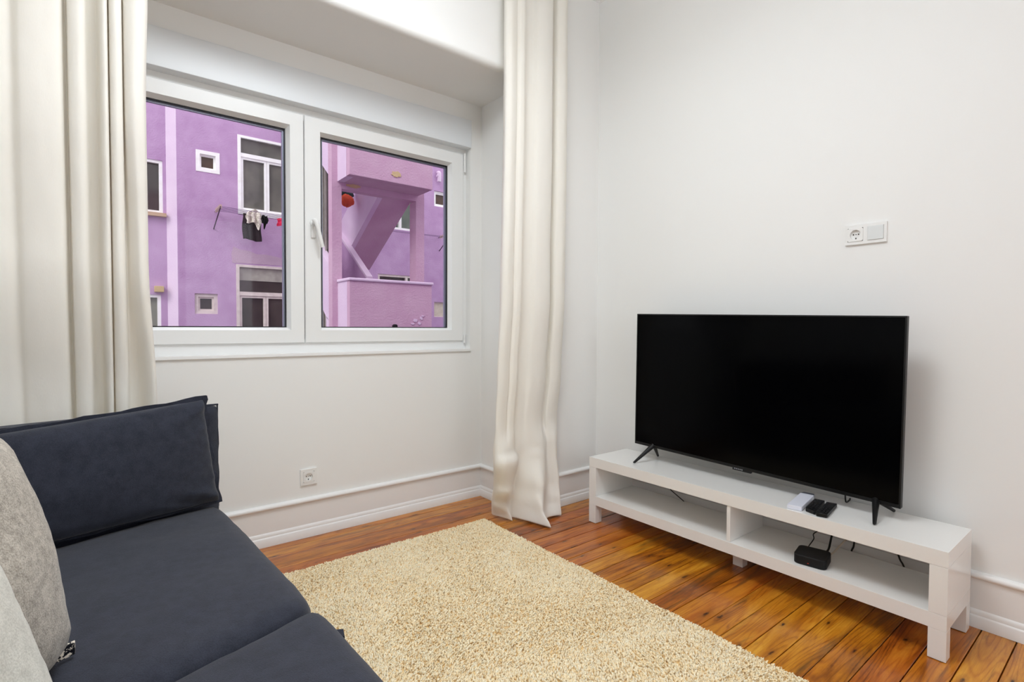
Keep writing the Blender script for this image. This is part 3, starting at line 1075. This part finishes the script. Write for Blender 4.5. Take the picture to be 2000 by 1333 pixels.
RT = [(x, y * 0.68 - 0.036) for x, y in RT]
RK = [
    (3.185, RT),
    (2.2, shift(RT, -.004, .0)),
    (1.3, shift(RT, -.022, -.006, .95)),
    (0.85, shift(RT, -.035, -.02, .7)),
    (0.56, shift(RT, -.042, -.045, .5)),
    (0.42, [(-.82, .02), (-.853, -.02), (-.855, -.055), (-.83, -.075), (-.80, -.080), (-.77, -.075), (-.74, -.062), (-.715, -.045), (-.69, -.04),
            (-.66, -.045), (-.62, -.06), (-.58, -.075), (-.54, -.08), (-.51, -.07), (-.49, -.06), (-.47, -.07), (-.44, -.08), (-.41, -.065), (-.40, -.03)]),
    (0.37, [(-.82, .02), (-.858, -.03), (-.862, -.072), (-.835, -.102), (-.795, -.110), (-.755, -.105), (-.725, -.085), (-.70, -.05), (-.68, -.035),
            (-.655, -.045), (-.62, -.07), (-.58, -.09), (-.54, -.09), (-.51, -.07), (-.49, -.06), (-.47, -.07), (-.44, -.085), (-.41, -.065), (-.40, -.03)]),
    (0.20, [(-.79, .06), (-.815, .02), (-.82, -.03), (-.80, -.065), (-.775, -.075), (-.75, -.065), (-.725, -.04), (-.705, -.02), (-.685, -.03),
            (-.66, -.075), (-.63, -.13), (-.60, -.15), (-.56, -.125), (-.52, -.09), (-.49, -.075), (-.46, -.085), (-.43, -.10), (-.41, -.075), (-.405, -.03)]),
    (0.09, [(-.76, .12), (-.785, .08), (-.79, .035), (-.775, .00), (-.755, -.015), (-.735, -.01), (-.715, .0), (-.70, -.02), (-.68, -.06),
            (-.655, -.12), (-.632, -.175), (-.605, -.165), (-.57, -.13), (-.53, -.105), (-.495, -.10), (-.46, -.11), (-.435, -.12), (-.42, -.08), (-.42, -.04)]),
    (0.004, [(-.745, .14), (-.765, .10), (-.762, .06), (-.75, .02), (-.735, -.02), (-.722, -.03), (-.712, .0), (-.70, -.015), (-.685, -.065),
             (-.655, -.15), (-.620, -.235), (-.60, -.195), (-.575, -.15), (-.535, -.135), (-.49, -.135), (-.455, -.135), (-.435, -.13), (-.43, -.08), (-.44, -.04)]),
]
curtain('curtain', RK, 'cream cotton curtain right of the window, hem pooled on the floor beside the rug', seed=1.0, amp=0.004,
        zhem=lambda u: 0.012 * abs(math.sin(u * 11)))


def lx(px):
    return -2.790 + px * (0.390 / 285)


LTp = [(-150, .03), (-120, -.02), (-95, .05), (-60, -.005), (-25, -.012), (8, .012), (26, .03), (42, -.004), (78, -.02), (110, -.012), (118, .045), (123, .05),
       (128, -.008), (145, -.03), (158, -.012), (162, .05), (172, .075), (182, .07), (187, .0), (195, -.022), (201, -.006), (203, .06), (206, .0), (217, -.022),
       (229, -.004), (232, .06), (236, .0), (258, -.032), (279, -.012), (286, .045)]
LMp = [(-150, .03), (-120, -.02), (-95, .05), (-60, -.005), (-25, -.012), (8, .008), (26, .026), (42, -.004), (80, -.02), (111, -.010), (119, .045), (124, .05),
       (129, -.008), (146, -.03), (158, -.012), (162, .05), (171, .075), (181, .07), (187, .0), (196, -.022), (202, -.006), (204, .06), (207, .0), (218, -.022),
       (230, -.004), (235, .06), (243, .03), (260, -.022), (276, -.008), (282, .045)]
LBp = [(-150, .03), (-120, -.02), (-95, .05), (-60, -.005), (-25, -.012), (8, .0), (26, .018), (42, .0), (80, -.016), (112, -.006), (120, .04), (125, .045),
       (130, -.004), (147, -.024), (161, -.010), (165, .045), (174, .070), (186, .065), (191, .0), (199, -.018), (204, -.004), (206, .05), (209, .0), (222, -.018),
       (236, -.004), (240, .06), (262, .062), (280, .0), (295, -.02), (301, .03)]
mk = lambda pts, y0, k=1.0: [(lx(a), y0 + d * k) for a, d in pts]
curtain('curtain', [(3.185, mk(LTp, -.07, .8)), (2.3, mk(LTp, -.07, .7)), (1.9, mk([(a + (-6 if a > 250 else 0), d) for a, d in LTp], -.06, .7)), (1.35, mk(LMp, -.03, .7)),
                    (0.80, mk(LBp, .05, .7)), (0.004, mk(LBp, .15, .8))],
        'cream cotton curtain left of the window, hanging behind the grey sofa', cols=420, rows=110, amp=0.005, seed=7.0)


# ================================================================== RUG
RX0, RX1, RY0, RY1 = -2.43, -0.838, -2.22, 0.082
rug = thing('rug', 'cream long pile rectangular rug between the sofa and the white television bench', 'rug', ((RX0 + RX1) / 2, (RY0 + RY1) / 2, 0))
obj('rug_backing', B(RX0 + 0.012, RX1 - 0.012, RY0 + 0.012, RY1 - 0.012, 0.0005, 0.010), RUGB, rug)
nt_ = 170000
px_ = rng.uniform(RX0 + 0.008, RX1 - 0.008, nt_)
py_ = rng.uniform(RY0 + 0.008, RY1 - 0.008, nt_)
# brushed lie of the pile varies over the rug
lean_dir = np.array([noise.noise(Vector((a * 3.0, b_ * 3.0, 1.7))) for a, b_ in zip(px_, py_)]) * 5.0 + rng.normal(0, 1.1, nt_)
lean = rng.uniform(0.1, 0.75, nt_)
hh = rng.uniform(0.0075, 0.0125, nt_) + 0.002 * np.array([noise.noise(Vector((a * 9.0, b_ * 9.0, 4.0))) for a, b_ in zip(px_, py_)])
rad = rng.uniform(0.0018, 0.0032, nt_)
K, R_ = 3, 3
ang = rng.uniform(0, 6.28, nt_)
dx, dy = np.cos(lean_dir), np.sin(lean_dir)
verts = np.zeros((nt_, K * R_ + 1, 3))
for k in range(K):
    t = k / K
    cxk = px_ + dx * lean * hh * t ** 1.6
    cyk = py_ + dy * lean * hh * t ** 1.6
    czk = 0.0095 + hh * (t ** 0.9)
    for r in range(R_):
        a = ang + 2 * np.pi * r / R_
        rr = rad * (1.0 + 0.35 * (k == 1) + 0.2 * (k == 2))
        verts[:, k * R_ + r, 0] = cxk + np.cos(a) * rr
        verts[:, k * R_ + r, 1] = cyk + np.sin(a) * rr
        verts[:, k * R_ + r, 2] = czk
verts[:, K * R_, 0] = px_ + dx * lean * hh * 1.1
verts[:, K * R_, 1] = py_ + dy * lean * hh * 1.1
verts[:, K * R_, 2] = 0.0095 + hh * 0.98
fl_ = []
for k in range(K - 1):
    for r in range(R_):
        a, b_ = k * R_ + r, k * R_ + (r + 1) % R_
        fl_ += [(a, b_, b_ + R_), (a, b_ + R_, a + R_)]
for r in range(R_):
    fl_.append(((K - 1) * R_ + r, (K - 1) * R_ + (r + 1) % R_, K * R_))
fl_ = np.array(fl_)
nvp = K * R_ + 1
F = (fl_[None] + (np.arange(nt_) * nvp)[:, None, None]).reshape(-1, 3)
V = verts.reshape(-1, 3) - np.array(rug.location)
me = bpy.data.meshes.new('pile')
me.vertices.add(len(V)); me.vertices.foreach_set('co', V.ravel())
me.loops.add(F.size); me.loops.foreach_set('vertex_index', F.ravel().astype(np.int32))
me.polygons.add(len(F)); me.polygons.foreach_set('loop_start', np.arange(0, F.size, 3, dtype=np.int32))
me.polygons.foreach_set('use_smooth', np.ones(len(F), dtype=bool))
me.update(); me.validate()
me.materials.append(RUGP)
po = bpy.data.objects.new('pile', me)
C.objects.link(po); po.parent = rug
po['kind'] = 'stuff'


# ================================================================== SOFA
def soft_block(quad, z0, z1, r, bulge=0.0, side=0.0, n=26, wr=0.0, seed=0, lean=(0, 0)):
    """cushion: plan quad (4 corners ccw) between z0 and z1, rounded with radius r, crowned by bulge"""
    Q = [Vector((q[0], q[1], 0)) for q in quad]
    Lx = ((Q[1] - Q[0]).length + (Q[2] - Q[3]).length) / 2
    Ly = ((Q[3] - Q[0]).length + (Q[2] - Q[1]).length) / 2
    Lz = z1 - z0
    bm = bmesh.new()
    bmesh.ops.create_cube(bm, size=2.0)
    bmesh.ops.subdivide_edges(bm, edges=bm.edges, cuts=n, use_grid_fill=True)
    H = Vector((Lx / 2, Ly / 2, Lz / 2))
    for v in bm.verts:
        # finer towards the edges
        c = Vector([math.copysign(abs(q) ** 0.8, q) for q in v.co])
        p = Vector((c.x * H.x, c.y * H.y, c.z * H.z))
        core = Vector([max(-H[i] + r, min(H[i] - r, p[i])) for i in range(3)])
        d = p - core
        if d.length > 1e-9:
            p = core + d.normalized() * r * min(1.0, max(abs(d.x), abs(d.y), abs(d.z)) / r)
        u, v_, w_ = p.x / H.x, p.y / H.y, p.z / H.z
        p.z += bulge * (1 - u ** 4) * (1 - v_ ** 4) * (1 if w_ > 0 else -0.3) * abs(w_)
        sx = side * (1 - u * u * 0 - v_ ** 4) * (1 - w_ ** 4) * (1 if u > 0 else -1) * abs(u) ** 3
        sy = side * (1 - u ** 4) * (1 - w_ ** 4) * (1 if v_ > 0 else -1) * abs(v_) ** 3
        p.x += sx; p.y += sy
        if wr:
            p += Vector((0, 0, 1)) * wr * noise.noise(Vector((p.x * 5, p.y * 5, seed))) + Vector((1, 1, 1)) * wr * 0.3 * noise.noise(p * 16 + Vector((seed, 0, 0)))
        U, W = (p.x / H.x + 1) / 2, (p.y / H.y + 1) / 2
        b_ = Q[0] * (1 - U) * (1 - W) + Q[1] * U * (1 - W) + Q[2] * U * W + Q[3] * (1 - U) * W
        h = (p.z / H.z + 1) / 2
        v.co = Vector((b_.x + lean[0] * h, b_.y + lean[1] * h, z0 + h * Lz))
    return bm


sofa = thing('sofa', 'slate grey fabric sofa with two seat pads and an upright end cushion', 'sofa', (-2.55, -1.0, 0))
E1 = Vector((-0.958, -0.287)); E2 = Vector((-0.287, 0.958)); O = Vector((-2.185, -0.13))
def arm(s, t): 
    p = O + E1 * s + E2 * t
    return (p.x, p.y)


# seat pads (x to the front, y away from the camera)
seam = [(-2.155, -1.135), (-3.02, -1.33)]
pad1 = soft_block([(-3.02, -1.345), (-2.140, -1.030), arm(-0.005, 0.06), (-3.02, -0.33)], 0.27, 0.432, 0.045, 0.016, 0.012, wr=0.005, seed=2)
obj('seat_cushion', pad1, SOFA, sofa, smooth=180)
pad2 = soft_block([(-3.02, -2.12), (-2.095, -2.10), (-2.138, -1.038), (-3.02, -1.353)], 0.27, 0.436, 0.045, 0.018, 0.012, wr=0.005, seed=5)
obj('seat_cushion', pad2, SOFA, sofa, smooth=180)
base = soft_block([(-3.04, -2.13), (-2.115, -2.11), (-2.185, -0.03), (-3.04, -0.30)], 0.035, 0.30, 0.02, 0.0, 0.0, n=10)
obj('base', base, SOFA_D, sofa, smooth=180)
for lx_, ly_ in ((-2.2, -0.25), (-2.15, -2.03), (-2.95, -0.45), (-2.95, -2.03)):
    obj('leg', tube(bmesh.new(), [(lx_, ly_, 0.010 if lx_ > -2.43 else 0.0), (lx_, ly_, 0.045)], 0.022, 12), BLACKM, sofa)
# upholstered end panel and the loose end cushion in front of it
pan = soft_block([arm(0.98, 0.10), arm(-0.028, 0.10), arm(-0.028, 0.185), arm(0.98, 0.185)], 0.04, 0.80, 0.018, 0.0, 0.004, n=20, wr=0.003, seed=9)
ap = obj('end_panel', pan, SOFA, sofa, smooth=180)


def piping(pts, r=0.006, fold=0.016, n_out=None):
    """flat sewn flange along a closed line; pts world, flange normal to n_out"""
    bm = bmesh.new()
    tube(bm, pts, r, 6)
    return bm


def lin(a, b_, n=14):
    return [Vector(a).lerp(Vector(b_), i / n) for i in range(n + 1)]


def flange_strip(pts, out, w_, th):
    """thin flat strip following pts, sticking out by w_ in direction out(i)"""
    bm = bmesh.new()
    n = len(pts)
    A = []
    for i, p in enumerate(pts):
        t = (pts[min(i + 1, n - 1)] - pts[max(i - 1, 0)]).normalized()
        o_ = Vector(out(i / (n - 1)))
        s = t.cross(o_).normalized() * th / 2
        ww = w_ * (1 + 0.18 * math.sin(i * 1.3) + 0.1 * math.sin(i * 3.1))
        e = p + o_ * ww + t.cross(o_).normalized() * 0.003 * math.sin(i * 0.9)
        A.append([bm.verts.new(q) for q in (p - s, p + s, e + s * 0.7, e - s * 0.7)])
    for a, b_ in zip(A, A[1:]):
        for k in range(4):
            bm.faces.new((a[k], a[(k + 1) % 4], b_[(k + 1) % 4], b_[k]))
    bm.faces.new(A[0][::-1]); bm.faces.new(A[-1])
    return bm


def a3(s, t, z):
    p = arm(s, t)
    return Vector((p[0], p[1], z))


e13 = Vector((E1.x, E1.y, 0))
obj('seam_flange', flange_strip(lin(a3(-0.024, 0.11, 0.40), a3(-0.024, 0.11, 0.803), 18), lambda q: -e13 * 0.6 + Vector((-E2.x, -E2.y, 0)) * 0.0, 0.008, 0.006), SOFA_D, ap)
obj('seam_flange', flange_strip(lin(a3(-0.030, 0.112, 0.797), a3(0.95, 0.112, 0.797), 30), lambda q: Vector((0, 0, 1)), 0.006, 0.006), SOFA_D, ap)


def pillow_mesh(BR, BL, TL, TR, thick, ex=0.42, pinx=0.045, pinz=0.045, seed=0, N_=44, gather=0.006, back=1.0):
    BR, BL, TL, TR = Vector(BR), Vector(BL), Vector(TL), Vector(TR)
    n = (BL - BR).cross(TR - BR).normalized()
    bm = bmesh.new()
    g = {}
    for side in (1, -1):
        for i in range(N_ + 1):
            for j in range(N_ + 1):
                a, b_ = i / N_ * 2 - 1, j / N_ * 2 - 1
                a, b_ = math.sin(a * math.pi / 2), math.sin(b_ * math.pi / 2)
                edge = i in (0, N_) or j in (0, N_)
                key = (i, j, 0 if edge else side)
                if key in g:
                    continue
                f = max(0.0, (1 - a * a) * (1 - b_ * b_)) ** ex
                aa = a * (1 - pinx * (1 - b_ * b_))
                bb = b_ * (1 - pinz * (1 - a * a))
                hgt = thick * (back if side > 0 else 1.0) * f * (1 + 0.08 * noise.noise(Vector((a * 2, b_ * 2, seed + side))))
                rr = math.hypot(1 - abs(a), 1 - abs(b_))
                if not edge:
                    hgt += gather * math.sin(14 * (abs(a) - abs(b_))) * math.exp(-(rr / 0.35) ** 2)
                    e_ = min(1 - abs(a), 1 - abs(b_))
                    hgt += gather * 0.5 * noise.noise(Vector((a * 9, b_ * 9, seed))) * math.exp(-(e_ / 0.22) ** 2)
                U, W = (aa + 1) / 2, (bb + 1) / 2
                p = BR * (1 - U) * (1 - W) + BL * U * (1 - W) + TL * U * W + TR * (1 - U) * W + n * (side * hgt)
                g[key] = bm.verts.new(p)
        for i in range(N_):
            for j in range(N_):
                vs = []
                for q in ((i, j), (i + 1, j), (i + 1, j + 1), (i, j + 1)):
                    e = q[0] in (0, N_) or q[1] in (0, N_)
                    vs.append(g[(q[0], q[1], 0 if e else side)])
                bm.faces.new(vs)
    return bm


cBR = Vector((-2.208, -0.118, 0.452)); cTR = Vector((-2.252, -0.088, 0.832))
cBL = a3(0.90, 0.045, 0.452); cTL = a3(0.90, 0.085, 0.775)
cu = obj('end_cushion', pillow_mesh(cBR, cBL, cTL, cTR, 0.074, 0.30, 0.012, 0.02, 3.0, 70, 0.010), SOFA, sofa, smooth=180)


def edge_pts(a, b_, inward, n=26, k=0.008):
    return [a.lerp(b_, i / n) + inward * k * (1 - (2 * i / n - 1) ** 2) for i in range(n + 1)]


obj('seam_flange', flange_strip(edge_pts(cTR - e13 * 0.014, cTL, Vector((0, 0, -1))), lambda q: Vector((0, 0, 1)), 0.015, 0.008), SOFA_D, cu)
obj('seam_flange', flange_strip(edge_pts(cBR - Vector((0, 0, 0.008)), cTR + Vector((0, 0, 0.014)), Vector((E1.x, E1.y, 0))), lambda q: -e13, 0.015, 0.008), SOFA_D, cu)
obj('seam_flange', flange_strip(edge_pts(cBR, cBL, Vector((0, 0, 1)), 26, 0.004), lambda q: Vector((-E2.x, -E2.y, -0.4)), 0.012, 0.006), SOFA_D, cu)
# cover tab poking out at the front of the pads
bm = P([(-2.150, -1.075), (-2.098, -1.105), (-2.106, -1.135), (-2.150, -1.12)], 'z', 0.374, 0.380)
obj('cover_tab', bm, SOFA_D, sofa)
# backrest along the left wall
bk = soft_block([(-3.22, -2.12), (-3.03, -2.12), (-3.03, -0.36), (-3.22, -0.36)], 0.04, 0.80, 0.03, 0.0, 0.01, n=16, wr=0.004, seed=21)
obj('backrest', bk, SOFA, sofa, smooth=180)


# ---- throw pillows
def pillow(name, p_corner, u, w_, size, thick, m, label, seed, back=0.5):
    """p_corner lower right corner, u up along the right edge, w_ along the bottom edge"""
    u, w_ = Vector(u).normalized() * size, Vector(w_).normalized() * size
    pc = Vector(p_corner)
    o = obj(name, pillow_mesh(pc, pc + w_, pc + w_ + u, pc + u, thick, 0.33, 0.02, 0.02, seed, back=back), m, origin=p_corner, smooth=180)
    tag(o, label, 'pillow')
    return o


P1 = Vector((-2.628, -0.985, 0.455)); P2 = Vector((-2.728, -0.895, 0.905))
pg = pillow('throw_pillow', P1, P2 - P1, (-0.5, -0.86, 0), 0.46, 0.135, PILLOW_G, 'taupe grey woven throw pillow standing on the sofa, behind the paler one', 3.0)
bm = bmesh.new()
box(bm, -0.045, 0.004, -0.006, 0.006, -0.004, 0.020, bev=0.003)
for v in bm.verts:
    v.co = P1 + Vector((v.co.x + 0.030, v.co.y - v.co.x * -0.5, v.co.z + 0.004))
obj('corner_binding', bm, ZIPC, pg)
Q1 = Vector((-2.606, -1.285, 0.455)); Q2 = Vector((-2.738, -1.22, 0.875))
pillow('throw_pillow', Q1, Q2 - Q1, (-0.55, -0.83, 0), 0.45, 0.110, PILLOW_L, 'pale greige throw pillow at the front, in the lower left corner of the photo', 8.0, 0.08)

# ================================================================== TV BENCH
G0, D0, YA, YE, HB = -0.044, -0.371, -0.290, -1.890, 0.372
bench = thing('tv_bench', 'low white open television bench with one shelf against the right wall', 'tv bench', ((G0 + D0) / 2, (YA + YE) / 2, 0))
bv = 0.0012
obj('top_panel', B(D0, G0, YE, YA, HB - 0.054, HB, bev=bv), LACQ, bench)
obj('shelf', B(D0, G0, YE, YA, 0.104, 0.156, bev=bv), LACQ, bench)
for ya, yb in ((YA - 0.05, YA), (YE, YE + 0.05)):
    obj('end_panel', B(D0, G0, ya, yb, 0.1565, HB - 0.0545, bev=bv), LACQ, bench)
    for xa in (D0, G0 - 0.05):
        obj('leg', B(xa, xa + 0.05, ya, yb, 0.002, 0.1035, bev=bv), LACQ, bench)
        obj('foot_pad', B(xa + 0.004, xa + 0.046, ya + 0.004, yb - 0.004, 0.0, 0.002), BLACKM, bench)
obj('divider', B(D0 + 0.004, G0 - 0.02, -1.134, -1.117, 0.1565, HB - 0.0545, bev=0.0008), LACQ, bench)
obj('centre_leg', B(-0.235, -0.190, -1.125, -1.078, 0.0, 0.1035, bev=bv), LACQ, bench)

# ================================================================== TELEVISION
tv = thing('television', 'large black flat screen television standing on the white bench', 'television', (-0.17, -1.08, HB))
yc, zc_ = -1.081, 0.438
W2, HT = 0.625, 0.733
roll = math.radians(1.35)


def tvp(bm):
    for v in bm.verts:
        dy, dz = v.co.y, v.co.z
        v.co = Vector((v.co.x, yc + dy * math.cos(roll) - dz * math.sin(roll) * 0.4, zc_ + dz * math.cos(roll) + dy * math.sin(roll)))
    return bm


obj('cabinet', tvp(B(-0.170, -0.150, -W2, W2, 0, HT, bev=0.003)), BLACKP, tv)
obj('rear_housing', tvp(B(-0.150, -0.105, -0.42, 0.42, 0.03, 0.40, bev=0.012)), BLACKM, tv)
bm = bmesh.new()
frame4(bm, -W2, W2, 0, HT, 0.006, 0.0, 0.004, wb=0.014)
for v in bm.verts:
    a, b_, c_ = v.co
    v.co = (-0.176 + b_, a, c_)
obj('bezel', tvp(bm), BLACKP, tv)
obj('screen', tvp(B(-0.1735, -0.170, -W2 + 0.006, W2 - 0.006, 0.014, HT - 0.006)), SCREEN, tv)
bm = B(-0.176, -0.160, -0.045, 0.045, -0.010, 0.0, bev=0.003)
obj('sensor_strip', tvp(bm), BLACKP, tv)
bm = bmesh.new()
for k in range(5):
    box(bm, -0.1768, -0.1758, -0.006 + 0.009 * k, -0.001 + 0.009 * k, -0.004, 0.001)
obj('logo', tvp(bm), GREYT, tv)


def foot(yj, yf, yb):
    bm = bmesh.new()
    a = Vector((-0.162, yj, zc_ + 0.012 + (yj - yc) * math.sin(roll)))
    f = Vector((-0.285, yf, HB + 0.006)); b_ = Vector((-0.062, yb, HB + 0.006))
    tube(bm, [a, a.lerp(f, 0.5), f, f + Vector((-0.006, 0, 0))], 0.01, 10, radii=[0.014, 0.010, 0.0062, 0.004])
    tube(bm, [a, a.lerp(b_, 0.5), b_, b_ + Vector((0.006, 0, 0))], 0.01, 10, radii=[0.013, 0.009, 0.0062, 0.004])
    return bm


obj('stand_leg', foot(-0.575, -0.540, -0.530), BLACKP, tv, smooth=50)
obj('stand_leg', foot(-1.622, -1.655, -1.655), BLACKP, tv, smooth=50)
obj('power_cable', tube(bmesh.new(), smooth_path([(-0.118, -1.495, 0.47), (-0.112, -1.497, 0.42), (-0.100, -1.497, 0.379), (-0.06, -1.497, HB + 0.007),
                                                   (-0.036, -1.49, HB + 0.004), (-0.022, -1.48, 0.33), (-0.024, -1.46, 0.26), (-0.026, -1.44, 0.23)], 5), 0.0032, 8), CABLE_B, tv)


# ================================================================== SMALL THINGS ON THE BENCH
def slab(pts, z0, z1, bev, seg=3):
    return prism(bmesh.new(), pts, 'z', z0, z1, bev, seg)


def rounded(pts, r, k=5):
    out = []
    n = len(pts)
    for i in range(n):
        p, a, b_ = Vector(pts[i]), Vector(pts[i - 1]), Vector(pts[(i + 1) % n])
        d1, d2 = (a - p).normalized(), (b_ - p).normalized()
        s, e = p + d1 * r, p + d2 * r
        for j in range(k + 1):
            t = j / k
            q = s * (1 - t) ** 2 + p * 2 * t * (1 - t) + e * t * t
            out.append((q.x, q.y))
    return out


# white box with its dark end
wb0 = thing('card_box', 'small flat white box beside the two black remotes on the bench', 'box', (-0.26, -1.385, HB))
obj('lid', slab(rounded([(-0.360, -1.372), (-0.158, -1.340), (-0.150, -1.392), (-0.350, -1.424)], 0.004), HB + 0.001, HB + 0.018, 0.0015), CARD, wb0)
obj('dark_end', slab(rounded([(-0.152, -1.334), (-0.118, -1.338), (-0.116, -1.380), (-0.150, -1.386)], 0.004), HB + 0.001, HB + 0.014, 0.0015), CARDS, wb0)


def remote(pts, label, rows_):
    cx_ = sum(p[0] for p in pts) / 4; cy_ = sum(p[1] for p in pts) / 4
    t = thing('remote_control', label, 'remote control', (cx_, cy_, HB))
    obj('case', slab(rounded(pts, 0.006), HB + 0.0008, HB + 0.016, 0.003), BLACKP, t, smooth=40)
    A, B_, Cc, D = [Vector(p) for p in pts]
    for i in range(rows_):
        for j in range(3):
            u, v = (i + 0.8) / (rows_ + 0.6), (j + 0.6) / 3.2
            p = A * (1 - u) * (1 - v) + B_ * u * (1 - v) + Cc * u * v + D * (1 - u) * v
            bm = bmesh.new()
            tube(bm, [(p.x, p.y, HB + 0.015), (p.x, p.y, HB + 0.0175)], 0.0036, 8)
            obj('button', bm, KEYM, t)
    return t


r1 = remote([(-0.335, -1.432), (-0.185, -1.408), (-0.180, -1.446), (-0.352, -1.474)], 'black remote control next to the white box, the one nearer it', 7)
r2 = remote([(-0.362, -1.482), (-0.190, -1.456), (-0.180, -1.492), (-0.352, -1.518)], 'black remote control further from the white box, by the right television leg', 8)

# set top box on the shelf
stb = thing('set_top_box', 'small rounded black media box on the right half of the bench shelf', 'media box', (-0.27, -1.45, 0.156))
ptsb = rounded([(-0.352, -1.395), (-0.235, -1.372), (-0.212, -1.488), (-0.335, -1.512)], 0.026, 8)
obj('case', slab(ptsb, 0.1565, 0.194, 0.006, 3), BLACKM, stb, smooth=40)
obj('indicator', B(-0.3475, -0.3445, -1.452, -1.448, 0.168, 0.170), LEDR, stb)


def cable(pts, r, m, label):
    o = obj('cable', tube(bmesh.new(), smooth_path(pts, 7), r, 8), m, origin=pts[0])
    tag(o, label, 'cable')
    return o


cable([(-0.222, -1.398, 0.178), (-0.19, -1.392, 0.182), (-0.16, -1.398, 0.205), (-0.13, -1.385, 0.215), (-0.10, -1.400, 0.235), (-0.07, -1.37, 0.245), (-0.035, -1.36, 0.24)], 0.0022, CABLE_B,
      'thin black kinked cable rising from the left back of the media box')
cable([(-0.212, -1.462, 0.178), (-0.17, -1.46, 0.185), (-0.13, -1.455, 0.22), (-0.09, -1.452, 0.26), (-0.045, -1.45, 0.285), (-0.022, -1.45, 0.32)], 0.0042, CABLE_B,
      'thick black cable bundle behind the media box')
cable([(-0.214, -1.478, 0.176), (-0.18, -1.482, 0.180), (-0.13, -1.49, 0.20), (-0.09, -1.51, 0.235), (-0.05, -1.53, 0.26), (-0.02, -1.54, 0.28)], 0.0034, CABLE_W,
      'off-white cable curving up behind the media box')
cable([(-0.060, -0.575, 0.315), (-0.055, -0.585, 0.240), (-0.040, -0.600, 0.198), (-0.040, -0.628, 0.182), (-0.045, -0.655, 0.172), (-0.060, -0.70, 0.1602)], 0.0026, CABLE_B,
      'thin black cable hanging behind the left half of the bench')
cable([(-0.020, -1.505, 0.36), (-0.022, -1.507, 0.26), (-0.024, -1.505, 0.18), (-0.026, -1.497, 0.15), (-0.028, -1.48, 0.08), (-0.028, -1.47, 0.01)], 0.0036, CABLE_B,
      'black cable hanging behind the right half of the bench, near the media box')
cable([(-0.022, -1.640, 0.36), (-0.024, -1.650, 0.25), (-0.024, -1.667, 0.18), (-0.026, -1.683, 0.15), (-0.028, -1.70, 0.08), (-0.028, -1.71, 0.01)], 0.0036, CABLE_B,
      'black cable hanging behind the bench at its right end')
